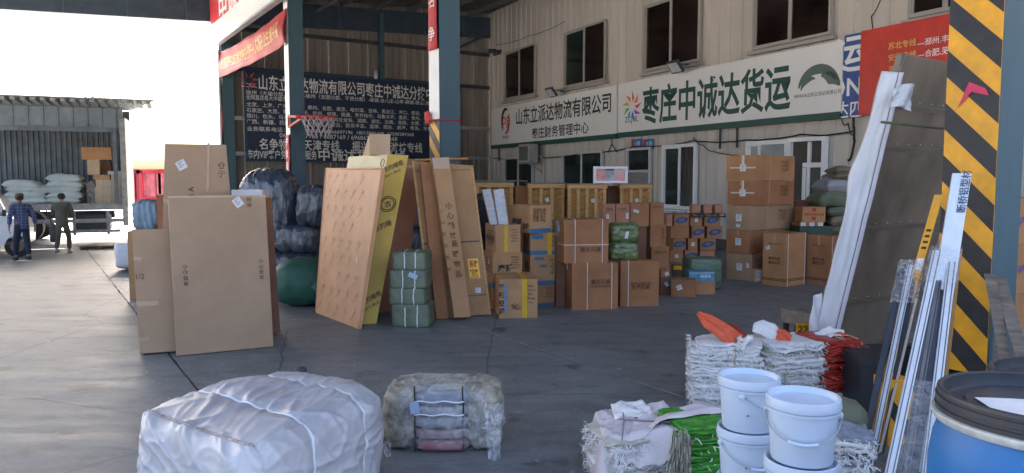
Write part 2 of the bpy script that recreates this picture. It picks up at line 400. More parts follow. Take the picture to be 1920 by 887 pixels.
# scraps, paint specks and chips lying about on the floor
gs = []
for i in range(260):
    x = rnd.uniform(-6.5, 4); y = rnd.uniform(4.2, 17); s = rnd.uniform(.006, .022); a = rnd.uniform(0, pi)
    e = V((cos(a), sin(a), 0)); f = V((-sin(a), cos(a), 0)); gs.append(([V((x, y, .004))+e*s*1.8, V((x, y, .007))+f*s, V((x, y, .004))-e*s*1.5, V((x, y, .0045))-f*s*.8], [(0, 1, 2, 3)]))
for (x0, y0, x1, y1, w_) in ((530, 663, 590, 655, .012), (905, 690, 960, 700, .008), (600, 668, 640, 650, .006), (1070, 697, 1110, 690, .010), (700, 640, 760, 652, .006), (150, 560, 210, 553, .010), (60, 620, 170, 604, .010), (1330, 552, 1380, 556, .012), (1010, 660, 1080, 690, .006)):
    p, q = G(x0, y0, .004), G(x1, y1, .004); k_ = 14; vs = []
    for i in range(k_+1):
        a_ = p.lerp(q, i/k_)+V((0, mn.noise(V((i*.5, x0, 0)))*.05, 0)); ww = w_*(.3+abs(mn.noise(V((i*.8, y0, 2))))*1.4)*sin(pi*(i+.3)/(k_+.6)); vs += [a_-V((0, ww, 0)), a_+V((0, ww, 0))]
    gs.append((vs, [(2*i, 2*i+2, 2*i+3, 2*i+1) for i in range(k_)]))
o = part('floor_litter', add(*gs), pale); o['kind'] = 'stuff'; o['label'] = 'small pale chips and scraps scattered over the grey hall floor'; o['category'] = 'litter'

# ------------------------------------------------------------------ back wall (behind the dark blue board)
COL4 = V((-11.45, 29.3, 0)); COL1 = V((3.76, 5.75, 0))
CORN = V((-1.09, 36.0, 0)); KD = (CORN-COL4).normalized(); KN = V((KD.y, -KD.x, 0))   # KN towards the camera
KL = (CORN-COL4).length
def Kp(s, z, off=0): return COL4+KD*s+ZZ*z+KN*off
def Kpt(px, py, off=0):
    p = onplane(px, py, COL4+KN*off, KN); return (p-COL4).dot(KD), p.z
WD = V((.457, -.889, 0)).normalized(); WN = V((-WD.y*-1, 0, 0))
WN = V((WD.y, -WD.x, 0))
if WN.x > 0: WN = -WN
def Wp(s, z, off=0): return CORN+WD*s+ZZ*z+WN*off
def Wpt(px, py, off=0):
    p = onplane(px, py, CORN+WN*off, WN); return (p-CORN).dot(WD), p.z
def rz(b): return 9.30+(b-6.4)*.052          # underside of the roof sheets
def ribbed(P, s0, s1, z0, z1, ribs, d=.03, rw=.035, th=.04):
    """a profiled sheet panel between s0 and s1: flat with standing ribs, P(s,z,off)"""
    pr = [(s0, 0)]
    for r in ribs: pr += [(r-rw, 0), (r-rw*.5, d), (r+rw*.5, d), (r+rw, 0)]
    pr += [(s1, 0), (s1, -th), (s0, -th)]
    v = [P(s, z0, o) for s, o in pr]+[P(s, z1, o) for s, o in pr]; n = len(pr)
    return v, [(i, (i+1) % n, n+(i+1) % n, n+i) for i in range(n)]+[tuple(reversed(range(n))), tuple(range(n, 2*n))]
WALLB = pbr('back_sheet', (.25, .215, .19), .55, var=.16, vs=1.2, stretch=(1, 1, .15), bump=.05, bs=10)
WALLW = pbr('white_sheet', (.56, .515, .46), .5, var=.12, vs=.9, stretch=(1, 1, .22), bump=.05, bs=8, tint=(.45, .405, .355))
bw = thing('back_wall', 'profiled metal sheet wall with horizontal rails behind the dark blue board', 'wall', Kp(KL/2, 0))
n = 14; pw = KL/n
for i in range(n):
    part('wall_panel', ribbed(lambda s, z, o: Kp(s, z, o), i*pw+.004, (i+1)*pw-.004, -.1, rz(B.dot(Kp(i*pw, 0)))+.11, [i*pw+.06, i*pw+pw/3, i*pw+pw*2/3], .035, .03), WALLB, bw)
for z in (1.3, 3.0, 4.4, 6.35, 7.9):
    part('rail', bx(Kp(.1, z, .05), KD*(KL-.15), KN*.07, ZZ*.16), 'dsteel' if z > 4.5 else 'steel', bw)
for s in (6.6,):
    part('wall_post', bx(Kp(s, .02, .13), KD*.2, KN*.2, ZZ*9.2), 'teal', bw)

# ------------------------------------------------------------------ white office building
WL = 47.0
ob = thing('office_building', 'long off-white sheet metal office building with brown windows upstairs and white framed windows below', 'building', Wp(WL/2, 0))
pw = .92; n = int(WL/pw)
for i in range(n):
    part('wall_panel', ribbed(Wp, i*pw+.004, (i+1)*pw-.004, -.1, rz(B.dot(Wp(i*pw+pw, 0)))+.10, [i*pw+.05, i*pw+.05+pw/2], .028, .02), WALLW, ob)
part('plinth', bx(Wp(0, 0, .03), WD*WL, WN*.05, ZZ*.3), 'dsteel', ob)
def frame_g(s0, s1, z0, z1, w, o0, o1, P=Wp, D_=WD, N_=None):
    N_ = WN if N_ is None else N_; d = o1-o0
    return add(bx(P(s0, z0, o0), D_*(s1-s0), N_*d, ZZ*w), bx(P(s0, z1-w, o0), D_*(s1-s0), N_*d, ZZ*w),
               bx(P(s0, z0+w, o0), D_*w, N_*d, ZZ*(z1-z0-2*w)), bx(P(s1-w, z0+w, o0), D_*w, N_*d, ZZ*(z1-z0-2*w)))
FRB = pbr('aged_frame', (.36, .33, .30), .5, var=.1)
def window(s0, s1, z0, z1, fm, split=.5, sill=True, gm='glass', curt=None, w=.075):
    f = part('window', frame_g(s0, s1, z0, z1, w, .032, .14), fm, ob)
    sm = s0+(s1-s0)*split
    part('pane', bx(Wp(s0+w*.8, z0+w*.8, .055), WD*(sm-s0-w), WN*.012, ZZ*(z1-z0-1.6*w)), gm, f)
    part('pane', bx(Wp(sm, z0+w*.8, .075), WD*(s1-sm-w*.8), WN*.012, ZZ*(z1-z0-1.6*w)), gm if curt is None else curt, f)
    part('mullion', bx(Wp(sm-.045, z0+w, .06), WD*.09, WN*.06, ZZ*(z1-z0-2*w)), fm, f)
    part('sash', frame_g(s0+w, sm-.046, z0+w, z1-w, .03, .068, .1), fm, f)
    if sill: part('sill', bx(Wp(s0-.12, z0-.13, .032), WD*(s1-s0+.24), WN*.16, ZZ*.1), fm, f)
    return f
BG = pbr('brown_tinted_glass', (.022, .013, .011), .12, var=.5, vs=1.3, spec=.7); GG = pbr('green_tinted_glass', (.016, .03, .026), .07, var=.5, vs=1.2, spec=.9)
# upstairs
_, zt = Wpt(950, 100); _, zb = Wpt(950, 189)
for i, (x0, x1) in enumerate(((949, 1008), (1062, 1140), (1212, 1317), (1416, 1563), (1706, 1850))):
    window(Wpt(x0, 100)[0], Wpt(x1, 100)[0], zb-.02*i, zt, FRB, gm=BG if i != 1 else GG, curt=BG)
# downstairs
LT = Wpt(1058, 287)[1]
window(Wpt(949, 300)[0], Wpt(1003, 300)[0], 1.1, LT-.05, 'frame', gm=GG, curt=GG)
window(Wpt(1058, 290)[0], Wpt(1134, 290)[0], 1.0, LT+.0, 'frame', gm=GG, curt=GG)
s0, s1 = Wpt(1180, 280)[0], Wpt(1225, 280)[0]; z1 = LT+.02
d_ = part('door', frame_g(s0, s1, .02, z1, .08, .032, .14), 'frame', ob)
part('transom_pane', bx(Wp(s0+.08, z1-.75, .06), WD*(s1-s0-.16), WN*.012, ZZ*.67), GG, d_)
part('transom_bar', bx(Wp(s0+.08, z1-.83, .05), WD*(s1-s0-.16), WN*.07, ZZ*.075), 'frame', d_)
part('door_leaf', bx(Wp(s0+.085, .1, .05), WD*(s1-s0-.17), WN*.05, ZZ*(z1-.95)), pbr('grey_door', (.22, .22, .21), .4), d_)
part('door_glass', bx(Wp(s0+.25, 1.0, .1), WD*(s1-s0-.5), WN*.01, ZZ*.9), GG, d_)
s0, s1 = Wpt(1247, 277)[0], Wpt(1311, 277)[0]; zb2 = Wpt(1280, 392)[1]
window(s0, s1, zb2, z1+.03, 'whitep', split=.52, gm=GG, curt=pbr('curtained_glass', (.045, .05, .045), .15, var=.6, vs=3, stretch=(4, 4, .5)), w=.1)
# wide opening with window on its left and the dark green door in the recess
s0, sm, s1 = Wpt(1405, 265)[0], Wpt(1484, 262)[0], Wpt(1556, 255)[0]; z1 = Wpt(1440, 264)[1]
f = window(s0, sm, 1.15, z1, 'whitep', split=.33, gm=pbr('pale_glass', (.30, .36, .36), .1, var=.2, vs=1.5), w=.11)
dw = part('doorway', add(frame_g(sm+.01, s1, .02, z1+.02, .1, .032, .17)), 'whitep', ob)
REC = pbr('lobby_shade_sheet', (.085, .072, .06), .8, var=.1)
part('lobby_shade_sheet', bx(Wp(sm+.11, .05, .036), WD*(s1-sm-.2), WN*.01, ZZ*(z1-.12)), REC, dw)  # interior shade of the doorway put into this sheet's dark colour
part('door_post', bx(Wp(sm+.62, .1, .047), WD*.09, WN*.06, ZZ*(z1-.2)), 'whitep', dw)
dz = Wpt(1510, 304)[1]; d0 = Wpt(1509, 330)[0]; d1 = s1-.1
dd = part('inner_door', bx(Wp(d0+.13, .05, .047), WD*(d1-d0-.15), WN*.03, ZZ*(dz-.2)), pbr('dark_green_door', (.012, .03, .03), .4), dw)
part('door_casing', add(bx(Wp(d0, .05, .047), WD*.12, WN*.05, ZZ*(dz-.2)), bx(Wp(d0, dz-.14, .047), WD*(d1-d0), WN*.05, ZZ*.12)), 'whitep', dw)
fc = Face(Wp(d0+.13, .05, .079), Wp(d1-.02, .05, .079), Wp(d0+.13, dz-.15, .079), WN)
part('door_sign', add(fc.text('8 财务部', .5, .62, w=.42), fc.rect(.28, .52, .8, .53)), 'whitep', dd)
# number plates over the doors
for k, (x, t_) in enumerate(((1188, '1号'), (1210, '2号'))):
    sa, za = Wpt(x, 262); p = thing('number_plate', ('blue number plate one with red strip over the door' if k == 0 else 'blue number plate two with red strip right of plate one'), 'sign', Wp(sa+.2, za-.35, .035), 'number plates on the office wall')
    part('strip', bx(Wp(sa-.06, za-.33, .034), WD*.1, WN*.02, ZZ*.34), 'redboard', p); fc = Face(Wp(sa+.08, za-.33, .05), Wp(sa+.5, za-.33, .05), Wp(sa+.08, za, .05), WN)
    part('plate', bx(Wp(sa+.08, za-.33, .034), WD*.42, WN*.016, ZZ*.34), pbr('plate_blue', (.03, .16, .42), .4), p); part('lettering', fc.text(t_, .5, .5, h=.2), 'whitep', p)

# ------------------------------------------------------------------ shop signs along the office wall
def signbox(name, label, s0, s1, z0, z1, mat, off=.05, th=.16, edge=None):
    t = thing(name, label, 'sign', Wp((s0+s1)/2, z0, off)); t['group'] = 'signs on the office wall'
    part('panel', bx(Wp(s0, z0, off), WD*(s1-s0), WN*th, ZZ*(z1-z0)), mat, t)
    if edge: part('bottom_edge', bx(Wp(s0, z0-.17, off-.005), WD*(s1-s0), WN*(th+.04), ZZ*.165), edge, t)
    return t, Face(Wp(s0, z0, off+th), Wp(s1, z0, off+th), Wp(s0, z1, off+th), WN)
SZ0 = Wpt(1000, 266)[1]; SZ1 = Wpt(1166, 160)[1]; print('sign z', SZ0, SZ1, Wpt(1590, 82), Wpt(1590, 215), Wpt(932, 208), Wpt(932, 272))
sa, sb, sc, sd = Wpt(929, 208)[0], Wpt(1166, 160)[0], Wpt(1169, 160)[0], Wpt(1592, 82)[0]
t1, f1 = signbox('company_sign', 'smaller white wall sign with red and black round emblem, leftmost on the wall', sa, sb, SZ0, SZ1, 'signw', edge='grnink')
def su(px, py, F, off=.21):
    s, z = Wpt(px, py, off); p = Wp(s, z, off)-F.O; return p.dot(F.ex)/F.w, p.dot(F.ey)/F.h
def wtext(F, t, px0, py0, px1, py1, mat, par, bold=.03, name='lettering', h=None):
    u0, v0 = su(px0, py0, F); u1, v1 = su(px1, py1, F)
    part(name, F.text(t, (u0+u1)/2, (v0+v1)/2, w=(u1-u0)*F.w, h=h, bold=bold, off=.004), mat, par)
wtext(f1, '山东立派达物流有限公司', 968, 221, 1146, 190, 'blkink2', t1, .035, h=.74)
wtext(f1, '枣庄财务管理中心', 997, 251, 1104, 238, 'blkink2', t1, .03, h=.47)
u, v = su(948, 229, f1)
def arcg(F, u, v, r, a0, a1, wd, off=.004, sy=1.0, n=16):
    vs = []
    for i in range(n+1):
        a = a0+(a1-a0)*i/n; ww = wd*sin(pi*(i+.6)/(n+1.2))+.008
        for rr in (r-ww, r+ww*.3): vs.append(F.at(u, v, off)+F.ex*rr*cos(a)+F.ey*rr*sin(a)*sy)
    return vs, [(2*i, 2*i+1, 2*i+3, 2*i+2) for i in range(n)]
part('emblem', add(arcg(f1, u, v+.03, .42, radians(60), radians(230), .12, sy=1.35)), 'blkink2', t1)
part('emblem', add(arcg(f1, u, v+.02, .40, radians(-100), radians(40), .12, sy=1.4), f1.text('pg', u+.004, v-.01, h=.55, bold=.02)), pbr('sign_red', (.62, .05, .06), .4), t1)
u, v = su(948, 257, f1); part('lettering', f1.text('RIPADA', u, v, w=.62, bold=.03), 'blkink2', t1)
t2, f2 = signbox('freight_sign', 'long white wall sign with large dark green characters and colourful star emblem', sc, sd, SZ0+.02, SZ1+.02, 'signw', edge='grnink')
wtext(f2, '枣庄中诚达货运', 1204, 197, 1483, 165, 'grnink', t2, .05, h=1.25)
u, v = su(1185, 200, f2)
for i, c in enumerate(((.75, .08, .05), (.8, .25, .04), (.55, .4, .05), (.1, .4, .12), (.03, .35, .45), (.05, .12, .5), (.3, .06, .4), (.7, .05, .2), (.8, .12, .08))):
    a = 2*pi*i/9+pi/2-.1; e = f2.ex*cos(a)+f2.ey*sin(a); q = f2.ex*-sin(a)+f2.ey*cos(a); o = f2.at(u, v, .004)
    part('emblem_ray', ([o+e*.14, o+e*.30-q*.11, o+e*.56+q*.07, o+e*.30+q*.02], [(0, 1, 2, 3)]), pbr('ray_%d' % i, c, .4, var=.05), t2)
u, v = su(1184, 225, f2); part('lettering', f2.text('ZCJUL', u, v, w=.75, bold=.02), 'grnink', t2)
u, v = su(1532, 152, f2)
part('emblem', add(arcg(f2, u+.004, v-.12, .62, radians(5), radians(172), .20, sy=.9), arcg(f2, u+.028, v-.15, .42, radians(10), radians(110), .24, sy=.95), arcg(f2, u-.022, v-.13, .30, radians(60), radians(175), .10, sy=1.1)), pbr('emblem_green', (.10, .15, .13), .4), t2)
wtext(f2, 'RIPADA山东立派达有限公司', 1490, 180, 1577, 172, 'grnink', t2, .01)
t3, f3 = signbox('blue_sign', 'blue sign strip with white characters between the white sign and the red sign', sd+.03, Wpt(1625, 76)[0], SZ0-.15, SZ1+.12, pbr('sign_blue', (.03, .085, .30), .4), off=.04)
part('lettering', f3.text('运', .42, .76, h=.85, bold=.04), 'whitep', t3); part('lettering', f3.text('DN', .2, .37, h=.42, bold=.04), 'whitep', t3); part('lettering', f3.text('达四', .4, .1, h=.4, bold=.02), 'whitep', t3)
t4, f4 = signbox('red_sign', 'red sign with yellow and white place names at the right end of the wall', Wpt(1626, 76)[0], Wpt(1626, 76)[0]+6.5, SZ0-.12, SZ1+.14, pbr('sign_red2', (.60, .045, .03), .4), off=.06)
for tx, x, y, wd_, mt, al in (('苏北专线', 1692, 83, .66, 'gold', 0), ('---邳州.丰县', 1757, 75, .85, 'whitep', 0), ('安徽专线', 1692, 105, .66, 'gold', 0), ('---合肥.芜湖', 1757, 97, .85, 'whitep', 0), ('浙江专线', 1692, 127, .66, 'gold', 0)):
    u, v = su(x, y, f4); part('lettering', f4.text(tx, u, v, w=wd_, bold=.02), mt, t4)

# air conditioner, floodlights, camera, cables, drop pipes
sA, zA = Wpt(1000, 306); sB, zB = Wpt(1026, 275)
ac = thing('air_conditioner', 'dusty white outdoor unit of an air conditioner on a wall bracket below the sign', 'air conditioner', Wp((sA+sB)/2, zA, .35))
part('case', bx(Wp(sA, zA, .3), WD*.95, WN*.42, ZZ*.78), pbr('dusty_plastic', (.38, .36, .33), .5), ac, bev=.02)
part('fan_grille', add(*[tube([Wp(sA-.006+.0, zA+.39+r*sin(a), .51+r*cos(a)) for a in [2*pi*i/14 for i in range(15)]], .008, 4) for r in (.06, .11, .16)]), 'dsteel', ac)
part('front_grille', add(*[bx(Wp(sA+.08+i*.06, zA+.1, .72), WD*.02, WN*.012, ZZ*.58) for i in range(13)]), 'dsteel', ac)
part('bracket', add(bar(Wp(sA+.1, zA-.03, .03), Wp(sA+.1, zA-.03, .8), .04, .05), bar(Wp(sA+.85, zA-.03, .03), Wp(sA+.85, zA-.03, .8), .04, .05), bar(Wp(sA+.85, zA-.4, .03), Wp(sA+.85, zA-.04, .7), .04, .04)), 'steel', ac)
part('hose', tube([Wp(sA+1.0, zA+.3, .3), Wp(sA+1.15, zA+.1, .1), Wp(sA+1.15, .4, .06)], .03, 6), pbr('beige_hose', (.4, .37, .33), .6), ac)
for k, (x, y, lb) in enumerate(((1062, 170, 'black floodlight over the left white sign'), (1300, 122, 'black floodlight above the long white sign below the third window'))):
    s, z = Wpt(x, y); t = thing('floodlight', lb, 'lamp', Wp(s, z-.2, .3), 'floodlights on the office wall')
    o = Wp(s-.3, z-.22, .5); dn = (WN*.75-ZZ*.65).normalized(); up = (WN*.65+ZZ*.75).normalized()
    part('housing', bx(o, WD*.52, up*.42, dn*.09), 'dsteel', t, bev=.01); part('lens', bx(o+WD*.05+up*.05+dn*.088, WD*.42, up*.32, dn*.008), pbr('lamp_glass', (.5, .52, .55), .15), t)
    part('arm', add(bar(Wp(s, z, .03), Wp(s, z, .52), .04, .04)), 'dsteel', t)
s, z = Wpt(938, 95); t = thing('security_camera', 'small dark security camera pair in the upper corner by the first window', 'camera', Wp(s, z-.1, .2))
part('camera_body', add(tube([Wp(s-.25, z+.02, .1), Wp(s-.3, z-.02, .45)], [.09, .11], 10)), 'dsteel', t, smooth=True); part('camera_body', add(tube([Wp(s+.15, z-.1, .1), Wp(s+.1, z-.18, .4)], [.09, .12], 10)), 'dsteel', t, smooth=True)
part('bracket', bar(Wp(s-.3, z+.03, .06), Wp(s+.25, z-.03, .06), .05, .06), 'dsteel', t)
def cable(pts, r=.014, label='', name='cable', off=.09, mat='rubber', sub=8, jig=.03):
    ps = []
    for i in range(len(pts)-1):
        (x0, y0), (x1, y1) = pts[i], pts[i+1]
        for k in range(sub):
            t = k/sub; s, z = Wpt(x0+(x1-x0)*t, y0+(y1-y0)*t, off); ps.append(Wp(s, z-sin(pi*t)*jig*2+mn.noise(V((s*2, z, 1)))*jig, off))
    s, z = Wpt(*pts[-1], off); ps.append(Wp(s, z, off)); solo(name, label, 'cable', tube(ps, r, 5), mat)
cable([(925, 297), (1000, 296), (1090, 288), (1190, 275), (1300, 264), (1400, 262), (1500, 252), (1600, 246)], label='thin black cable running along the office wall below the signs', r=.02)
cable([(1300, 258), (1318, 272), (1340, 284), (1404, 291)], label='black cable loop sagging left of the wide opening', r=.014)
cable([(1600, 216), (1601, 240), (1603, 262), (1590, 300)], label='bundle of black cables dropping from the blue sign end', r=.03, jig=.08)
cable([(1575, 214), (1590, 232), (1603, 250)], label='short black cable under the right end of the white sign', r=.015, jig=.08)
cable([(1640, 70), (1634, 30), (1655, -10)], label='thin black cable climbing between the upper windows', r=.014)
cable([(930, 84), (985, 70), (1060, 40)], label='thin dark cable along the top of the office wall', r=.012)
for k, (x, y0, y1, lb) in enumerate(((1351, 240, 279, 'left short black conduit hanging under the long white sign'), (1383, 237, 277, 'right short black conduit hanging under the long white sign'), (936, 275, 302, 'short black conduit under the left end of the small white sign'))):
    s, z = Wpt(x, y0, .06); _, zz = Wpt(x, y1, .06); solo('conduit', lb, 'pipe', tube([Wp(s, z, .07), Wp(s, zz, .07)], .035, 6), 'dsteel', group='conduits under the signs')
s, z = Wpt(1150, 270); solo('cable_bracket', 'small black forked cable bracket on the wall left of the number plates', 'bracket', add(tube([Wp(s, z+.35, .06), Wp(s, z, .06), Wp(s-.25, z-.3, .06)], .02, 5), tube([Wp(s, z, .06), Wp(s+.3, z-.3, .06)], .02, 5)), 'dsteel')

# ------------------------------------------------------------------ roof of the hall
def rz(b): return 9.30+(b-6.4)*.052          # underside of the sheets
rf = thing('hall_roof', 'dark corrugated roof of the freight hall carried on navy beams and purlins', 'roof', AB(15, 6, 8.4))
ROOFM = pbr('roof_sheet_underside', (.13, .115, .105), .6, var=.25, vs=1.5)
AE = 31.1; AS = 1.3; BL_, BR_ = -7.5, 19.6
a = AS; i = 0
while a < AE-.01:
    a1 = min(a+.9, AE); pr = [(a+.003, 0), (a+.25, 0), (a+.29, .05), (a+.36, .05), (a+.40, 0), (a+.65, 0), (a+.69, .05), (a+.76, .05), (a+.8, 0), (a1-.003, 0)]
    pr = [q for q in pr if q[0] <= a1]; n = len(pr)
    vs = [AB(x, b, rz(b)+y+t) for b in (BL_, BR_) for t in (0, .03) for x, y in pr]
    fs = [(j, j+1, 2*n+j+1, 2*n+j) for j in range(n-1)]+[(n+j+1, n+j, 3*n+j, 3*n+j+1) for j in range(n-1)]+[(0, n, 3*n, 2*n), (n-1, 3*n-1, 4*n-1, 2*n-1)]
    part('roof_sheet', (vs, fs), ROOFM, rf); a = a1
b = BL_+.2
while b < BR_:
    part('purlin', bx(AB(AS, b, rz(b)-.21), A*(AE-AS), B*.08, ZZ*.19), pbr('purlin_steel', (.17, .165, .165), .5, .2), rf); b += 1.55
ca = [A.dot(COL4), A.dot(COL4)-9.3, A.dot(COL4)-18.6, A.dot(COL4)-27.9]
for k, aa in enumerate(ca):
    d = .95 if k == 0 else .6
    v = []
    for bb in (BL_, BR_):
        zt = rz(bb)-.215
        v += [AB(aa-.16, bb, zt-d), AB(aa+.16, bb, zt-d), AB(aa+.16, bb, zt), AB(aa-.16, bb, zt)]
    part('roof_beam', (v, [(0, 1, 2, 3), (7, 6, 5, 4), (0, 4, 5, 1), (1, 5, 6, 2), (2, 6, 7, 3), (3, 7, 4, 0)]), 'beam', rf)
    part('beam_stiffener', add(*[bx(AB(aa-.19, bb, rz(bb)-.2-d), B*.025, A*.03, ZZ*(d-.02)) for bb in [BL_+.7+i*2.0 for i in range(13)]]), 'teal', rf)
part('eave_tube', tube([AB(AS, 10.3, rz(10.3)-.45), AB(AE-.3, 10.3, rz(10.3)-.45)], .07, 8), 'steel', rf)
part('knee_brace', bar(AB(ca[0]-.3, 16.6, 8.0), AB(ca[0]-.3, 18.4, 8.9), .12, .12), 'beam', rf)

# ------------------------------------------------------------------ steel columns, their plates, banners
WP_, LP_ = .42, .40      # width along B, length along A
def column(i, c, label):
    t = thing('steel_column', label, 'column', c, 'teal steel columns of the hall')
    o = V(c); zt = rz(B.dot(o)+.2)-.9 if i < 3 else rz(6.6)-.9
    zt = min(zt, 8.4 if i == 0 else 8.8)
    part('flange', bx(o, A*.03, B*WP_, ZZ*zt), 'teal', t, bev=.002, seg=1)
    part('flange', bx(o+A*(LP_-.03), A*.03, B*WP_, ZZ*zt), 'teal', t, bev=.002, seg=1)
    part('web', bx(o+A*.03+B*.19, A*(LP_-.06), B*.02, ZZ*zt), 'teal', t)
    part('base_plate', bx(o-A*.08-B*.08, A*(LP_+.16), B*(WP_+.16), ZZ*.025), 'dsteel', t)
    return t
def stripeplate(c, z0, z1, t, off=.012, period=.42, L=LP_, ph=0, slope=1.0):
    """yellow guard plate on the outer face with slanting black bands, cut exactly to the plate"""
    o = V(c)-B*off+ZZ*z0; part('guard_plate', bx(o-A*.0, A*L, -B*.006, ZZ*(z1-z0)), 'yel', t)
    # u runs from far end (left in view) to near end; bands fall towards the near end
    gs = []; H_ = z1-z0; k = -4
    while k*period < H_+1:
        lo = k*period+ph; hi = lo+period*.5
        poly = []
        def clip(P, f, c0):
            out = []
            for i in range(len(P)):
                p, q = P[i], P[(i+1) % len(P)]; a_, b_ = f(p)-c0, f(q)-c0
                if a_ <= 0: out.append(p)
                if a_*b_ < 0: s = a_/(a_-b_); out.append((p[0]+(q[0]-p[0])*s, p[1]+(q[1]-p[1])*s))
            return out
        P = [(0, lo), (L, lo+slope*L), (L, hi+slope*L), (0, hi)]
        P = clip(P, lambda p: p[1], H_); P = clip(P, lambda p: -p[1], 0) if P else P
        if len(P) > 2:
            n = len(P); v = [o-B*.0065+A*p[0]+ZZ*p[1] for p in P]; v2 = [p-B*.003 for p in v]
            gs.append((v+v2, [tuple(range(n)), tuple(reversed(range(n, 2*n)))]+[(i, (i+1) % n, n+(i+1) % n, n+i) for i in range(n)]))
        k += 1
    part('black_band', add(*gs), 'blk', t)
cols = [COL4-A*.5, COL4-A*9.3, COL4-A*18.6, COL1]
tc4 = column(0, cols[0], 'farthest teal steel column, beside the hanging red sign')
tc3 = column(1, cols[1], 'teal steel column carrying the basketball hoop')
tc2 = column(2, cols[2], 'middle teal steel column behind the leaning door cartons, sunlit patch painted as white plate')
tc1 = column(3, cols[3], 'nearest teal steel column with wide yellow and black striped guard plate')
stripeplate(COL1, .5, 3.62, tc1, ph=.30)
z0 = D(835, 300, 13.2).z; z1 = D(835, 222, 13.2).z
stripeplate(cols[2], .3, z1, tc2, ph=.1)
part('painted_sun_plate', bx(cols[2]-B*.012+ZZ*(z1+.01), A*LP_, -B*.008, ZZ*(D(835, 82, 13.2).z-z1)), 'whitep', tc2)  # white colour stands for the sun patch on this column face
part('painted_sun_plate', bx(cols[1]-B*.012+ZZ*3.35, A*LP_, -B*.008, ZZ*4.9), 'whitep', tc3)  # sun glare painted white on the hoop column's outer face too
stripeplate(cols[1], .3, 2.2, tc3)
# pink-white top plate above the stripes of the near column
part('top_plate', bx(COL1-B*.012+ZZ*3.63, A*LP_, -B*.006, ZZ*2.2), pbr('faded_pink_plate', (.6, .22, .22), .5, var=.15), tc1)
def vbanner(c, z0, z1, chars, label, mat='red', off=.03, tm='whitep', cs=.26):
    t = thing('banner', label, 'banner', V(c)-B*off+ZZ*z0, 'vertical red banners on the columns')
    o = V(c)-B*off
    fn = lambda u, v: o+A*(LP_*(.04+.92*u))+ZZ*(z0+(z1-z0)*v)-B*(.012*sin(v*9+u*3)+.012)
    part('cloth', sheet(fn, 4, 24, .004, B), mat, t, smooth=True)
    n = len(chars); gs = []
    for i, ch in enumerate(chars):
        zc = z1-(i+.5)*(z1-z0)/n; F = Face(o-B*.031+A*(LP_*.96)+ZZ*(zc-.2), o-B*.031+A*(LP_*.04)+ZZ*(zc-.2), o-B*.031+A*(LP_*.96)+ZZ*(zc+.2), -B)
        part('lettering', F.text(ch, .5, .5, h=cs, bold=.03), tm, t)
vbanner(cols[2], D(835, 82, 13.2).z, 8.0, '流物争名流物争名'[::-1][:6], 'red vertical banner with white characters high on the middle column')
vbanner(cols[1], 2.25, 3.34, '中货运', 'pinkish red vertical tag banner below the hoop on its column', cs=.24)
vbanner(cols[0], 3.0, 5.7, '热烈欢迎光临', 'narrow red vertical banner on the farthest column', cs=.2)
# red bow tied round the middle column
zb_ = z1+.02
solo('ribbon', 'red ribbon tied round the middle column between white and striped parts', 'ribbon', add(tube([cols[2]-B*.05+A*.45, cols[2]-B*.05-A*.03, cols[2]+B*.46-A*.03], .012, 5), soft(cols[2]-B*.07+A*.36+ZZ*.05, (.09, .03, .12), A, 6, 2, .03, 8)), 'red', loc=V((0, 0, 0))).location = (0, 0, zb_)
# small pink paper stuck on the near striped plate
p0 = COL1-B*.034; q = lambda a, z: p0+A*a+ZZ*z
solo('paper_scrap', 'torn pink paper scrap stuck on the yellow and black striped plate', 'paper', ([q(.30, 2.62), q(.22, 2.82), q(.10, 2.76), q(.07, 2.70), q(.2, 2.74), q(.30, 2.62)+B*.004, q(.22, 2.82)+B*.004, q(.10, 2.76)+B*.004, q(.07, 2.70)+B*.004, q(.2, 2.74)+B*.004], [(0, 1, 4), (1, 2, 3, 4), (9, 6, 5), (9, 8, 7, 6)]), pbr('pink_paper', (.65, .05, .12), .6))
# striped kerb block at the foot of the near column
blk_o = G(1664, 838)
kb = thing('bollard', 'low yellow and black striped concrete post behind the aluminium profiles', 'bollard', blk_o)
part('post', bx(blk_o, V((.20, .03, 0)), V((-.03, .2, 0)), ZZ*.52), 'yel', kb, bev=.01)
fk = Face(blk_o, blk_o+V((.20, .03, 0)), blk_o+ZZ*.62, V((0, -1, 0)))
gs = []
for z in (.06,): gs.append(([fk.O+fk.n*.003+fk.ex*.0+ZZ*(z+.2), fk.O+fk.n*.003+fk.ex*.203+ZZ*(z-.06), fk.O+fk.n*.003+fk.ex*.203+ZZ*(z+.10), fk.O+fk.n*.003+ZZ*(z+.34 if z < .3 else z+.29)], [(0, 1, 2, 3)]))
part('black_band', add(*gs), 'blk', kb)

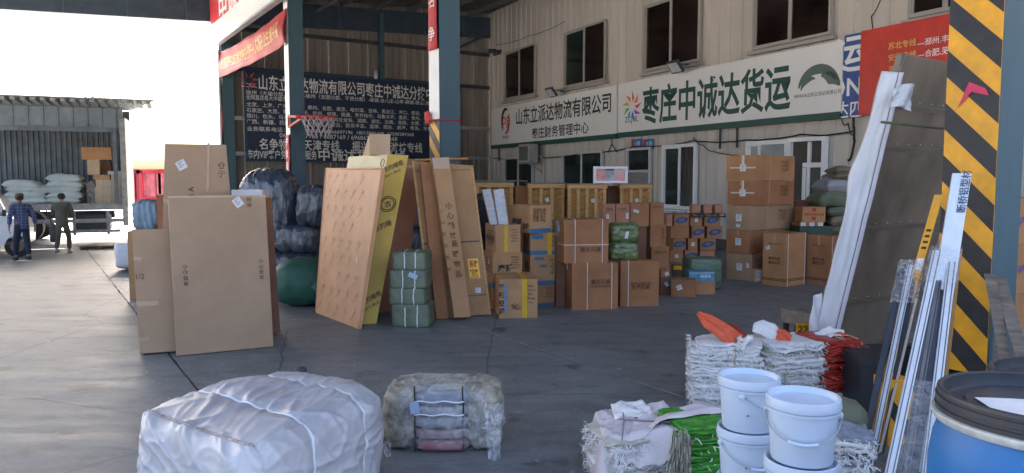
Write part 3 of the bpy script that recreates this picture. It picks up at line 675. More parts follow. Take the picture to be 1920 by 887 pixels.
# hoop
cz = D(600, 222, 20.9).z; co = cols[1]-B*.03+A*.05
hp = thing('basketball_hoop', 'red basketball hoop with ragged net fixed on a column in front of the dark board', 'basketball hoop', co+ZZ*(cz-.3))
rc = D(597, 220, 20.6)
part('arm', add(bar(co+ZZ*(cz+.12), rc-V((.46, 0, -.0)), .07, .07), bar(co+ZZ*(cz-.2), rc-V((.46, 0, .03)), .06, .06), bar(co+ZZ*(cz+.12)-V((.0, 0, 0)), co+ZZ*(cz-.2), .06, .06)), pbr('hoop_red', (.5, .06, .03), .5), hp)
rr = .46
part('rim', add(tube([rc+V((rr*cos(a), rr*sin(a), 0)) for a in [2*pi*i/28 for i in range(29)]], .03, 6, False), bar(rc-V((rr+.1, .12, .0)), rc-V((rr-.06, .12, 0)), .24, .1)), 'redboard', hp, smooth=True)
gs = []
for i in range(14):
    a0 = 2*pi*i/14
    for sg in (1, -1):
        gs.append(tube([rc+V((cos(a0+sg*k*.19)*(rr-.045*k), sin(a0+sg*k*.19)*(rr-.045*k), -.125*k-.01)) for k in range(5)], .014, 4, False))
part('net', add(*gs), pbr('net_cord', (.5, .45, .45), .8), hp)

# ------------------------------------------------------------------ dark blue notice board on the back wall
s0, zt = Kpt(460, 130, .42); s1, _ = Kpt(860, 158, .42); _, zb = Kpt(462, 300, .42)
nb = thing('notice_board', 'large dark blue board full of white Chinese place names and phone numbers', 'sign', Kp((s0+s1)/2, zb, .42))
part('panel', bx(Kp(s0, zb, .36), KD*(s1-s0), KN*.06, ZZ*(zt-zb)), 'blueboard', nb)
part('board_frame', frame_g(s0-.05, s1+.05, zb-.05, zt+.05, .06, .34, .44, Kp, KD, KN), pbr('board_frame_blue', (.02, .06, .10), .5), nb)
FB = Face(Kp(s0, zb, .42), Kp(s1, zb, .42), Kp(s0, zt, .42), KN)
def kuv(px, py): s, z = Kpt(px, py, .42); return (s-s0)/(s1-s0), (z-zb)/(zt-zb)
LET = pbr('board_lettering', (.72, .70, .66), .5)
def kline(t, px0, y0, px1, y1, bold=.02, h=None, mat=LET):
    u0, v0 = kuv(px0, y0); u1, v1 = kuv(px1, y1)
    part('lettering', FB.text(t, (u0+u1)/2, (v0+v1)/2, w=(u1-u0)*FB.w, h=h, bold=bold, off=.004), mat, nb)
kline('山东立派达物流有限公司枣庄中诚达分拨中心', 485, 151, 828, 181, .03, .62)
kline('徐州（大庙分部、丰县）-徐州（龙固分部、干货分部）-峄城-台儿庄-山亭-薛城-微山-济宁', 461, 171, 812, 196, .01, .19)
kline('全网直达各大中城市：', 461, 182, 540, 186, .01, .2)
kline('北京、上海、广州、深圳、郑州、合肥、南京、哈尔滨、吉林、黑龙江、海口、西安、福州、', 462, 193, 812, 216, .012, .185)
kline('石家庄、大连、青岛、温州、杭州、蚌埠、南通、齐齐哈尔、乌鲁木齐、重庆、贵州、南昌、', 462, 204, 812, 225, .012, .185)
kline('银川、包头、乌海、天津、河南全境、河北全境、湖南、湖北、云南、淮南、太原、兰州、', 462, 215, 812, 234, .012, .185)
kline('广西、新疆、西藏、浙江、宁夏、内蒙古、胶东半岛、淄博、烟台、威海、青岛、东营、', 462, 226, 812, 243, .012, .185)
kline('业务联系电话：13963291328  18866697196  18015886688  13588289368', 463, 238, 776, 255, .012, .185)
kline('0632-6687166 / 6687169 / 6968656 / 6968668', 524, 252, 745, 262, .012, .185)
kline('名争物流  天津专线     振兴物流  潍坊专线', 486, 266, 792, 281, .03, .46)
kline('市内VIP客户免费送货服务', 463, 289, 594, 291, .03, .38); kline('中诚达货运专线', 597, 290, 760, 295, .045, .55)
u, v = kuv(467, 151)
part('emblem', add(*[([FB.at(u, v, .004)+FB.ex*cos(a)*.1+FB.ey*sin(a)*.1, FB.at(u, v, .004)+FB.ex*cos(a+.5)*.22+FB.ey*sin(a+.5)*.22, FB.at(u, v, .004)+FB.ex*cos(a+.1)*.42+FB.ey*sin(a+.1)*.42], [(0, 1, 2)]) for a in [i*2*pi/7 for i in range(7)]]), 'redboard', nb)
u, v = kuv(467, 161); part('lettering', FB.text('ZCJUL', u, v, w=.6), LET, nb)
sp, zp = Kpt(697, 142); solo('wall_lamp', 'small pale lamp on the back wall above the dark board', 'lamp', add(soft(Kp(sp, zp, .42), (.1, .1, .2), KD, 6, 3, .01), bar(Kp(sp, zp, .03), Kp(sp, zp, .4), .05, .05)), 'steel')

# ------------------------------------------------------------------ hanging red sign and cloth banner between the two far columns
o3 = cols[0]-B*.35; L3 = 11.2
hs = thing('hanging_sign', 'long red sign with painted glare band hanging from the roof edge above the cloth banner', 'sign', o3-A*L3/2+ZZ*7.15)
part('panel', bx(o3-A*L3+ZZ*7.9, A*(L3+.1), B*.16, ZZ*1.35), 'redboard', hs); part('painted_glare_band', bx(o3-A*L3+ZZ*7.15, A*(L3+.1), B*.16, ZZ*.745), 'whitep', hs)  # white band paints the blown-out sun patch onto the red sign
part('frame_edge', bx(o3-A*L3-B*.02+ZZ*7.08, A*(L3+.1), B*.2, ZZ*.066), 'steel', hs)
FS = Face(o3-A*-.1+ZZ*7.15, o3-A*L3+ZZ*7.15, o3-A*-.1+ZZ*9.25, -B)
part('lettering', FS.text('中诚达货运', .46, .50, w=7.2, h=1.1, bold=.05), 'whitep', hs)
hb = thing('cloth_banner', 'sagging red cloth banner with yellow characters strung between the two far columns', 'banner', cols[0]-A*4.6-B*.1+ZZ*5.7)
def ban(u, v):
    sag = -.20*(4*u*(1-u)) ; z = 5.93+.0*u+v*1.0+sag*(.35+.65*v)+.012*sin(u*20+v*4)
    return cols[0]-A*(.1+u*8.75)-B*(.12+.012*sin(u*33+v*3)+.05*sin(v*5+u*6))+ZZ*z
part('cloth', sheet(ban, 60, 8, .004, B), pbr('banner_cloth', (.50, .035, .045), .55, var=.15, vs=2), hb, smooth=True)
g, f, gw, gh = tgeo('热烈祝贺中诚达物流枣庄分拨中心隆重开业生意兴隆', .025)
part('lettering', ([ban(.5+p.x/gw*.90, .5+p.y*.5)-B*.02 for p in g], f), 'gold', hb)
part('tie_cord', add(tube([cols[0]+ZZ*6.95, ban(0, 1)], .012, 4), tube([cols[0]+ZZ*5.9, ban(0, 0)], .012, 4), tube([cols[1]+A*.4+ZZ*6.95, ban(1, 1)], .012, 4), tube([cols[1]+A*.4+ZZ*5.9, ban(1, 0)], .012, 4)), 'wstrap', hb)
solo('downpipe', 'thin pale downpipe beside the farthest column', 'pipe', tube([cols[0]-B*.12-A*.1+ZZ*.0, cols[0]-B*.12-A*.1+ZZ*7.0], .05, 8), 'steel')
# ================================================================== LEFT CARTON GROUP
def note(b, F, u, v, w=.09, h=.11, rot=.5, name='paper_label', mat='paper'):
    c, s = cos(rot), sin(rot); o = F.at(u, v, .004); X = F.ex*c+F.ey*s; Y = F.ey*c-F.ex*s
    g = bx(o-X*w/2-Y*h/2, X*w, Y*h, F.n*.0015); part(name, g, mat, b.t)
    k = add(*[bx(o-X*w*.35+Y*h*(.30-.18*i)+F.n*.0016, X*w*(.7 if i % 2 == 0 else .45), Y*h*.05, F.n*.0006) for i in range(4)]); part('print', k, 'ink', b.t)
def vtext(b, F, t, u, v, h, mat='ink', rot=0, bold=.02, step=1.25, sq=1.0):
    """characters one under another, each turned by rot"""
    n = len(t)
    for i, ch in enumerate(t): part('lettering', F.text(ch, u, v+(n/2-.5-i)*h*step/F.h, h=h, rot=rot, bold=bold), mat, b.t)
FLT = pbr('flat_board', (.42, .285, .185), .8, var=.12, vs=1.3, bump=.3, bs=9, bdist=.015, spec=.2, tint=(.36, .24, .15))
# back carton (tall)
b = lean((300, 640), (455, 622), (309, 270), (424, 272), .10, .20, Yl=9.35, Yr=9.75); slabthing(b, 'carton', 'tallest flat tan carton standing on edge behind the other two, with white square label', 'carton', FLT)
note(b, b.F, .20, .89, .11, .12); part('tape', add(b.F.rect(.50, .45, .53, 1.0, .002), b.F.rect(0, .70, 1, .72, .0015)), 'tape', b.t)
vtext(b, b.F, 'ABI', .32, .73, .07, rot=pi/2); vtext(b, b.F, '⇧☂', .68, .86, .09, 'brink')
# dark sliver behind right
b = lean((505, 628), (526, 626), (487, 393), (511, 395), .15, .16, Yl=9.5, Yr=9.55); slabthing(b, 'carton', 'dark brown flat carton of which a sliver shows right of the big front carton', 'carton', DRK)
# lower left carton
b = lean((262, 667), (345, 661), (247, 434), (332, 432), .12, .22); slabthing(b, 'carton', 'lower flat carton standing at the left end of the group, partly behind the big one', 'carton', FLT)
part('tape', add(b.F.rect(0, .38, .5, .42, .002), b.F.rect(0, .75, .2, .78, .002), b.F.rect(0, .1, .25, .13, .002)), 'tape', b.t)
part('lettering', b.F.text('1/2', .12, .62, h=.06), 'brink', b.t)
part('floor_pallet', bx(b.P[0]+V((.03, .03, 0))-ZZ*b.P[0].z, (b.P[1]-b.P[0])*.9, V((0, .2, 0)), ZZ*.03), 'rubber', b.t)
# big front carton
b = lean((331, 669), (513, 651), (315, 369), (498, 370), .12, .11); slabthing(b, 'carton', 'big flat tan carton in front of the left group, white diamond label at top right', 'carton', FLT)
note(b, b.F, .70, .955, .10, .11, .6); vtext(b, b.F, '轻放', .82, .955, .055, 'brink')
vtext(b, b.F, '小心轻放', .13, .50, .052, rot=pi); vtext(b, b.F, '小心轻放', .91, .515, .052)
part('tape', add(b.F.rect(.0, .985, 1, 1.001, .002), b.F.rect(.0, .03, .07, .034, .002)), 'tape', b.t)
# white flat box lying on top behind
wb = nbox(434, 492, 356, Y=9.6, az=8, z0=D(460, 372, 9.6).z, l=.5); wz = wb.z0
wt_ = carton(wb, 'thin white box lying on top behind the big front carton', pbr('white_card', (.62, .60, .62), .6), tape='')
# what carries the white box: a carton behind, hidden
b = nbox(436, 500, 0, Y=9.62, az=8, z0=0, h=wz, l=.45); carton(b, 'plain carton hidden behind the big front carton, carrying the thin white box', BRN)

# ================================================================== LEANING DOOR CARTONS
PEACH = pbr('peach_wrap', (.66, .35, .175), .5, var=.12, vs=1.6, bump=.5, bs=6, spec=.4)
YELC = pbr('yellow_carton', (.58, .37, .05), .5, var=.08, vs=3, bump=.1, bs=12)
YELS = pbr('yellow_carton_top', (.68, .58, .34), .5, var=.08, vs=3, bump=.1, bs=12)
# tan/brown one at the back
b = lean((695, 604), (757, 596), (740, 296), (790, 303), .75, .14, Yl=11.2, Yr=11.55); slabthing(b, 'door_carton', 'plain brown tall door carton leaning behind the yellow one', 'carton', PNK, 'tall door cartons leaning together')
part('tape', add(b.F.rect(.0, .93, 1, .945, .002)), 'tape', b.t)
# yellow printed
P0 = G(672, 612); P1 = G(706, 609); P0 = G(660, 616)
b = lean((612, 580), (702, 611), (632, 292), (763, 293), .0, .15, Yl=11.9, Yr=10.35); 
P0 = D(655, 620, 10.15); P0.z = 0
P1 = D(703, 611, 10.4); P1.z = 0
def fromto(bl, br, tl, tr, Ys, T):
    P = [D(*bl, Ys[0]), D(*br, Ys[1]), D(*tr, Ys[3]), D(*tl, Ys[2])]; P[0].z = P[1].z = 0; n = (P[1]-P[0]).cross(P[3]-P[0]).normalized(); P[2] = onplane(tr[0], tr[1], P[0], n); return slab(P, T)
# the yellow carton: wide face hidden by the peach one; its printed narrow face and pale top edge show
b = fromto((674, 612), (706, 610), (727, 290), (766, 292), (10.36, 10.42, 11.0, 11.12), (-.75, .62, .0))
for p in b.P[:2]: p.z = 0
b = slab(b.P, V((-.84, 1.20, .0)))
t = slabthing(b, 'door_carton', 'yellow printed tall door carton leaning behind the peach coloured one', 'carton', YELC, 'tall door cartons leaning together')
part('pale_top', add(b.T.rect(.0, .0, 1, 1, .001, .004), b.L.rect(0, .90, 1, 1.0, .001, .004)), YELS, t)
F = b.F
part('lettering', F.text('吉的睡眠', .46, .93, w=.3, h=.09, rot=radians(25), bold=.03), 'ink', t); part('lettering', F.text("Joy's Bed", .48, .885, w=.24, rot=radians(25)), 'ink', t)
for vv in (.70,):
    part('round_mark', add(*[tube([F.at(.5, vv, .004)+F.ex*r*cos(a)+F.ey*r*sin(a) for a in [2*pi*i/20 for i in range(21)]], .006, 4, False) for r in (.115, .09)]), 'ink', t); part('lettering', F.text('吉', .5, vv, h=.1, rot=.3, bold=.04), 'ink', t)
part('lettering', F.text('吉的睡', .4, .57, w=.26, h=.1, rot=radians(25), bold=.03), 'ink', t)
part('lettering', F.text('吉的睡眠', .42, .15, w=.3, h=.09, rot=radians(30), bold=.03), 'ink', t); part('lettering', F.text("Joy's Bed", .50, .10, w=.24, rot=radians(30)), 'ink', t)
F = b.L; part('round_mark', tube([F.at(.92, .95, .009)+F.ex*.06*cos(a)+F.ey*.06*sin(a) for a in [2*pi*i/16 for i in range(17)]], .005, 4, False), 'ink', t)
# peach wrapped
b = fromto((592, 586), (671, 619), (611, 316), (716, 317), (11.28, 10.02, 11.85, 10.62), (.085, .09, 0))
n_ = (b.P[1]-b.P[0]).cross(b.P[3]-b.P[0]).normalized()
for p in b.P[:2]: p.z = 0
b = slab(b.P, (n_ if n_.y > 0 else -n_)*.06)
t = slabthing(b, 'door_carton', 'peach coloured paper wrapped door carton at the front of the leaning group', 'carton', PEACH, 'tall door cartons leaning together', bev=.015)
gs = []
for i in range(5):
    for j in range(9):
        if rnd.random() < .85:
            gs.append(b.F.text('Wood door', .11+.195*i+rnd.uniform(-.02, .02)+.03*(j % 2), .06+.108*j+rnd.uniform(-.01, .01), w=.23, rot=radians(38), bold=.0)); gs.append(b.F.text('平安', .12+.195*i+.03*(j % 2), .085+.108*j, w=.09, rot=radians(38)))
o = part('faint_print', add(*gs), pbr('faint_brown_print', (.48, .26, .14), .6, var=.3, vs=6), t); o['kind'] = 'stuff'
part('fold', add(b.F.rect(0, .435, 1, .445, .001, .006)), PEACH, t)
note(b, b.F, .90, .41, .05, .07, 0)
edge = [b.P[0], b.P[3], b.P[2], b.P[1]]
part('crumpled_edge', tube([edge[0].lerp(edge[1], i/16)+V((mn.noise(V((i, 0, 3)))*.015, 0, 0)) for i in range(17)]+[edge[1].lerp(edge[2], i/10)+ZZ*(.01*mn.noise(V((i*2, 5, 0)))) for i in range(11)]+[edge[2].lerp(edge[3], i/16)+V((mn.noise(V((i, 9, 3)))*.012, 0, 0)) for i in range(17)], .012, 6), PEACH, t, smooth=True)
# small tan carton standing on top of the yellow one
zt = b.P[3].z
Yb = 11.25; z0 = D(706, 290, Yb).z
b = nbox(693, 732, 251, Y=Yb, az=12, z0=z0, xl=679); carton(b, 'small tan carton set on top of the leaning door cartons', PAL, tape='T')

# right flat cartons (behind, leaning on the middle column)
b = lean((812, 599), (917, 591), (776, 303), (883, 312), .55, .05, Yl=10.85, Yr=11.05)
t = slabthing(b, 'flat_carton', 'wide flat carton edged with pale wood strips, yellow and red sticker low on it', 'carton', TAN, 'flat cartons leaning on the column')
part('wood_strip', b.R.rect(-.1, 0, 1.15, 1.0, .001, .03), 'wood', t); part('wood_strip', b.F.rect(-.04, 0, 0, 1.0, -.02, .035), 'wood', t)
part('wood_strip', b.F.rect(.0, 1.0, 1.0, 1.012, -.05, .05), 'woodd', t)
part('strap', add(b.F.rect(0, .46, 1, .469, .002, .003)), 'dsteel', t); part('strap', b.F.rect(0, .12, 1, .127, .002, .003), pbr('green_strap', (.10, .12, .05), .5), t); part('strap', b.F.rect(0, .93, 1, .934, .002, .003), pbr('green_strap', (.1, .12, .05)), t)
st = part('sticker', b.F.rect(.74, .23, .93, .355, .003, .002), pbr('yellow_sticker', (.85, .55, .03), .4, var=.03), t)
Fs = Face(b.F.at(.74, .23, .006), b.F.at(.93, .23, .006), b.F.at(.74, .355, .006), b.F.n)
part('lettering', add(Fs.text('易碎', .5, .74, w=Fs.w*.8, h=Fs.h*.36, bold=.05), Fs.text('轻放', .5, .3, w=Fs.w*.8, h=Fs.h*.36, bold=.05)), 'redink', st)
part('lettering', Fs.text('请勿重压', .5, .06, w=Fs.w*.8, h=Fs.h*.08), 'redink', st)
note(b, b.F, .86, .155, .08, .075, -.1)
b = lean((818, 600), (842, 599), (788, 308), (812, 306), .50, .06, Yl=10.72, Yr=10.78); t = slabthing(b, 'flat_carton', 'narrow dark tan carton at the left edge of the leaning flat cartons', 'carton', BRN, 'flat cartons leaning on the column')
b = lean((852, 600), (883, 598), (810, 300), (842, 298), .52, .12, Yl=10.6, Yr=10.68)
t = slabthing(b, 'flat_carton', 'long narrow carton with big brown characters down its face, frontmost of the flat cartons', 'carton', TAN, 'flat cartons leaning on the column')
vtext(b, b.F, '小心轻放', .62, .60, .10, 'brink', rot=.1, bold=.05, step=1.5); vtext(b, b.F, '易碎物品', .62, .36, .10, 'brink', rot=.1, bold=.05, step=1.5)
vtext(b, b.F, '小心轻放易碎', .10, .48, .055, 'brink', rot=.2, bold=.02, step=3.2); part('tape', b.F.rect(0, .93, 1, 1.002, .002), 'tape', b.t)

# ================================================================== BOXES OF THE MIDDLE: air conditioner cartons
def ac_print(b, big=True, blue=None, yel=None, left=True, cols='康舒'):
    t = b.t; F, L = b.F, b.L
    if blue is not None:
        part('blue_band', add(F.rect(0.0, blue[0], 1.0, blue[1], .001, .001), L.rect(0, blue[0], 1, blue[1], .001, .001)), 'blueink', t)
    if yel is not None: part('yellow_tape', add(F.rect(yel-.07, -.0, yel+.07, 1.001, .003), b.T.rect(yel-.07, 0, yel+.07, .9, .003)), 'ytape', t)
    if big: part('lettering', F.text(cols, big if big is not True else .38, .40, h=b.h*.30, bold=.07), 'ink', t)
    gs = [F.text(s, .80 if i % 2 else .74, .82-i*.105, w=F.w*.26, bold=.02) for i, s in enumerate(('变频空调', '型号 KFR-35', '数量 壹台', '毛重 38kg', '净重 32kg'))]
    part('print', add(*gs), 'brink', t)
    if left: part('print', add(L.text('空调', .5, .62, w=L.w*.5, bold=.04), L.text('小心轻放', .5, .42, w=L.w*.6), L.rect(.2, .22, .8, .25, .001, .001)), 'brink', t)
AG = 'cartons of the printed air conditioner stack'
sB = nbox(924, 978, 523, yb=580, az=20, xl=907, z0=0); carton(sB, 'bottom left stack carton, mostly hidden behind the front one with blue stripe', TAN, AG); ac_print(sB, False, (.72, .88))
s4 = nbox(924, 979, 474, Y=sB.Y, az=16, xl=908, z0=sB.top); carton(s4, 'stack carton with two big black characters above the frontmost carton', TAN, AG); ac_print(s4, .42); note(s4, s4.L, .6, .62, .05, .09, 0)
s6 = nbox(929, 976, 422, Y=sB.Y, az=16, xl=910, z0=s4.top); carton(s6, 'upper left stack carton with a wide yellow tape, carrying the silver panels', TAN, AG); ac_print(s6, False, None, .42)
part('lettering', s6.L.text('康舒空调', .5, .45, w=s6.L.w*.8, bold=.05), 'ink', s6.t)
sC = nbox(992, 1042, 535, Y=11.9, az=16, l=.6, z0=0); carton(sC, 'bottom right orange brown carton of the stack with blue foot', OCH, AG); ac_print(sC, False, (.0, .12))
s5 = nbox(994, 1055, 478, Y=sC.Y, az=14, xl=981, z0=sC.top); carton(s5, 'middle right carton of the stack with blue band at its foot', TAN, AG); ac_print(s5, False, (.0, .14))
part('blue_print', add(s5.F.rect(.12, .82, .42, .92, .002, .001), s5.F.rect(.30, .58, .50, .66, .002, .001)), 'blueink', s5.t)
s7 = nbox(994, 1055, 437, Y=sC.Y, az=14, xl=980, z0=s5.top); carton(s7, 'low carton with blue bands and yellow tape, right column of the stack', TAN, AG); ac_print(s7, False, (.0, .18), .60)
part('blue_print', s7.F.rect(.05, .72, .40, .9, .002, .001), 'blueink', s7.t)
s8 = nbox(993, 1033, 385, Y=sC.Y-.1, az=30, xl=953, z0=s7.top); carton(s8, 'topmost printed carton turned with its corner forward and big characters at left', TAN, AG)
part('blue_band', add(s8.F.rect(0, 0, 1, .16, .001, .001)), 'blueink', s8.t); part('lettering', add(s8.L.text('康舒', .42, .34, h=s8.h*.36, bold=.05), s8.L.text('空调', .82, .26, h=s8.h*.2, bold=.05)), 'ink', s8.t)
part('print', add(*[s8.F.text(s, .45, .82-i*.12, w=s8.F.w*.6, bold=.02) for i, s in enumerate(('变频空调', '型号 KFR', '数量 壹台', '毛重 38kg'))]), 'brink', s8.t)
s1 = nbox(936, 1008, 524, yb=597, az=6, xl=927); carton(s1, 'frontmost stack carton on the floor with broad yellow tape and worn brown print', TAN, AG, tape='')
ac_print(s1, False, None, .66, False); part('blue_print', s1.F.rect(.12, .15, .22, .88, .001, .001), pbr('faded_blue', (.20, .26, .32), .7, var=.2, vs=15), s1.t)
vtext(s1, s1.F, '变频空调', .06, .5, s1.h*.15, bold=.05, step=1.4); part('print', add(s1.F.text('禾', .38, .3, h=.09, rot=.3), s1.F.text('♻', .48, .28, h=.09)), 'brink', s1.t)

# silver panels standing on the stack
SILV = pbr('silver_film', (.55, .56, .58), .35, .0, var=.15, vs=9, bump=.3, bs=18)
for k, (x0, x1, xt0, xt1, lb) in enumerate(((919, 936, 904, 919, 'left silver wrapped flat panel standing on the printed cartons'), (935, 953, 925, 944, 'right silver wrapped flat panel standing on the printed cartons'))):
    Y = s6.Y+.12; P = [D(x0, 423, Y), D(x1, 423, Y+.03), D(xt1, 354, Y+.25), D(xt0, 356, Y+.22)]
    for p in P[:2]: p.z = s6.top
    b = slab(P, (.01, .05, 0)); t = slabthing(b, 'wrapped_panel', lb, 'panel', SILV, 'silver wrapped panels'); part('card_edge', b.L.rect(-.3, 0, 1.1, 1, .001, .012), BRN, t)
    part('film_crease', add(*[b.F.rect(.04, v, .96, v+.008, .001, .002) for v in (.15, .3, .45, .6, .75, .9)]), 'wstrap', t)

# large strapped cartons
LG = 'large strapped brown cartons'
c1 = nbox(1072, 1159, 494, yb=582, az=10, xl=1056); carton(c1, 'large brown carton with two white straps and corner label, bottom left of three', BRN, LG); straps(c1, (.33, .86))
note(c1, c1.L, .5, .9, .07, .09, 0); part('lettering', add(c1.F.text('重庆元泰', .62, .60, w=.32, bold=.03), c1.F.text('MADE IN CHINA', .62, .50, w=.36, bold=.0)), 'brink', c1.t)
vtext(c1, c1.L, '小心轻放', .5, .62, .06, 'navyink')
c2 = nbox(1163, 1236, 489, yb=575, az=7, xl=1158); carton(c2, 'large brown carton with one white strap near its left edge, bottom right of three', BRN, LG); straps(c2, (.20,), 'strap')
part('lettering', add(c2.F.text('重庆元泰家具', .52, .50, w=.34, bold=.0), c2.F.text('生产日期', .52, .42, w=.30, bold=.03)), 'brink', c2.t)
c3 = nbox(1057, 1141, 412, Y=c1.Y, az=9, l=.6, z0=c1.top); carton(c3, 'upper large brown carton with crossing white straps', BRN, LG); straps(c3, (.25, .86), 'strap', .42)
part('lettering', c3.F.text('重庆元泰', .60, .31, w=.34, bold=.03), 'brink', c3.t)
# small bundle between stacks
b = nbox(1043, 1060, 414, Y=c1.Y+.35, az=9, l=.3, z0=D(1050, 442, c1.Y+.35).z); bz = b.z0
carton(b, 'greyish wrapped box squeezed between the printed stack and the large cartons', pbr('grey_wrap', (.26, .22, .20), .35, var=.2, vs=9)); note(b, b.F, .5, .5, .07, .1, 0)
b2 = nbox(1043, 1060, 0, Y=c1.Y+.36, az=9, l=.28, z0=0, h=bz); carton(b2, 'narrow carton in the gap carrying the greyish wrapped box', DRK)

# stack of plain pinkish cartons (right of the large ones)
PG = 'plain cartons stacked behind the green roll'
Yp = 13.6
d7 = nbox(1221, 1255, 0, Y=Yp, az=18, xl=1200, z0=0, h=D(1230, 463, Yp).z); d7.F.h *= 1
h1 = d7.h
# split column into three boxes
hh = h1/2
d7a = nbox(1221, 1256, 0, Y=Yp, az=18, xl=1200, z0=0, h=hh); carton(d7a, 'lowest plain carton of the column behind the large strapped cartons', BRN, PG)
d7b = nbox(1221, 1255, 0, Y=Yp, az=18, xl=1200, z0=hh, h=hh-.0); carton(d7b, 'second plain carton up, black stamp on its front, beside the green roll', BRN, PG); part('lettering', d7b.F.text('MADE IN', .5, .75, w=.22, bold=.02), 'brink', d7b.t)
d4 = nbox(1219, 1249, 421, Y=Yp, az=18, xl=1199, z0=h1); carton(d4, 'third plain carton up with printed column of marks, right of the green roll', BRN, PG); vtext(d4, d4.F, '轻放向上', .8, .5, .06, 'brink')
d3 = nbox(1219, 1245, 380, Y=Yp, az=16, l=.35, z0=d4.top); carton(d3, 'topmost plain carton at the right end of the row of four', BRN, PG)
part('lettering', d3.F.text('MADE', .5, .8, w=.16), 'brink', d3.t)
zq = D(1200, 425, Yp-.1).z
d2 = nbox(1182, 1217, 381, Y=Yp-.1, az=6, l=.4, z0=zq); carton(d2, 'plain brown carton with torn white label, third in the row of four', BRN, PG); note(d2, d2.F, .30, .66, .1, .05, -.3)
d1 = nbox(1155, 1181, 383, Y=Yp-.1, az=6, l=.4, z0=zq); carton(d1, 'pale pinkish carton with white label, second in the row of four', PNK, PG); note(d1, d1.F, .8, .48, .05, .1, 0); part('lettering', d1.F.text('小心轻放', .4, .78, w=.17), 'brink', d1.t)
d0 = nbox(1131, 1154, 383, Y=Yp-.1, az=6, l=.4, z0=zq); carton(d0, 'pale pinkish carton at the left end of the row of four', PNK, PG); note(d0, d0.F, .35, .45, .05, .08, 0); part('lettering', d0.F.text('轻放', .5, .78, w=.12), 'brink', d0.t)
dd_ = nbox(1131, 1212, 0, Y=Yp-.08, az=4, l=.42, z0=0, h=zq); carton(dd_, 'wide brown carton behind the green roll under the row of four', DRK, PG)

# cartons with dark blue ovals
OG = 'cartons with dark blue oval marks'
def oval(b, F, u=.5, v=.5, r=.10, mat='navyink'):
    n = 20; o = [F.at(u, v, .003)+F.ex*r*1.35*cos(2*pi*i/n)+F.ey*r*.62*sin(2*pi*i/n)+F.ey*F.ex.dot(V((1, 0, 0)))*r*.2*cos(2*pi*i/n) for i in range(n)]
    part('oval_mark', (o, [tuple(range(n))]), mat, b.t); part('lettering', F.text('百乐', u, v, w=r*1.2, rot=.15, off=.005), pbr('pale_print', (.25, .28, .32), .6), b.t)
Yo = 15.2
rows = [(505, 486), (486, 465.5), (465.5, 444.5), (444.5, 423)]
zr = [D(1300, r[0], Yo).z for r in rows]+[D(1300, 423, Yo).z]
lay = {0: [(1256, 1281, '', 'bottom left, with small white label'), (1284, 1308, 'o', 'bottom middle, by the green block'), (1312, 1340, '', 'bottom right, behind the green block')],
       1: [(1262, 1286, 'o', 'second row left'), (1290, 1308, '', 'second row middle with pale label'), (1313, 1342, 'o', 'second row right, above the green block')],
       2: [(1258, 1292, '', 'third row left without a mark'), (1297, 1321, 'o', 'third row middle'), (1326, 1355, 'o', 'third row right')],
       3: [(1250, 1261, '', 'top row far left, narrow'), (1264, 1292, 'o', 'top row left'), (1294, 1317, '', 'top row middle with torn label'), (1321, 1351, 'o', 'top row right')]}
base_z = .35
for r in range(4):
    for (x0, x1, k, w_) in lay[r]:
        b = nbox(x0, x1, 0, Y=Yo+rnd.uniform(0, .05), az=5, l=.45, z0=base_z+r*.2475+ .0, h=.2455)
        carton(b, 'brown oval-marked carton in the heap by the wall, '+w_, BRN if rnd.random() < .6 else PNK, OG, tape='T', bev=.004)
        if k == 'o': oval(b, b.F)
        elif x0 in (1256, 1290, 1294): note(b, b.F, .5, .5, .07, .07, .1)
zt4 = base_z+4*.2475
pal_ = thing('pallet', 'yellow pallet truck fork and dark pallet under the oval-marked cartons', 'pallet', V((XatZ(1300, Yo, 0), Yo+.2, 0)))
px0, px1 = XatZ(1248, Yo, .2), XatZ(1358, Yo, .2)
part('deck_board', bx((px0, Yo-.02, .30), (px1-px0, .1, 0), (0, .55, 0), (0, 0, .045)), 'greywood', pal_)
for xx in (px0+.02, (px0+px1)/2-.06, px1-.16): part('block', bx((xx, Yo+.02, 0), (.12, 0, 0), (0, .5, 0), (0, 0, .30)), 'greywood', pal_)
part('fork', bx((XatZ(1262, Yo, .2), Yo-.1, .20), (.36, 0, 0), (0, .3, 0), (0, 0, .085)), 'yel', pal_)
# open wooden tray with wrapped bits on top
tr = thing('wooden_tray', 'low slatted wooden tray of wrapped parcels on top of the oval-marked cartons', 'tray', V((XatZ(1328, Yo, zt4), Yo+.15, zt4)))
x0, x1 = XatZ(1297, Yo, zt4), XatZ(1361, Yo, zt4); hz = D(1328, 404, Yo).z-zt4
part('tray_frame', add(bx((x0, Yo, zt4+hz-.04), (x1-x0, 0, 0), (0, .03, 0), (0, 0, .035)), bx((x0, Yo+.4, zt4+hz-.04), (x1-x0, 0, 0), (0, .03, 0), (0, 0, .035)), bx((x0, Yo+.0, zt4+.001), (x1-x0, 0, 0), (0, .43, 0), (0, 0, .012))), 'dsteel', tr)
for i in range(6): part('post', bx((x0+(x1-x0-.03)*i/5, Yo+.0, zt4+.013), (.03, 0, 0), (0, .03, 0), (0, 0, hz-.054)), 'dsteel', tr)
part('diagonal', add(*[bar((x0+(x1-x0)*i/5+.02, Yo+.035, zt4+.02), (x0+(x1-x0)*(i+1)/5-.02, Yo+.035, zt4+hz-.05), .02, .02) for i in (0, 2, 4)]), 'wood', tr)
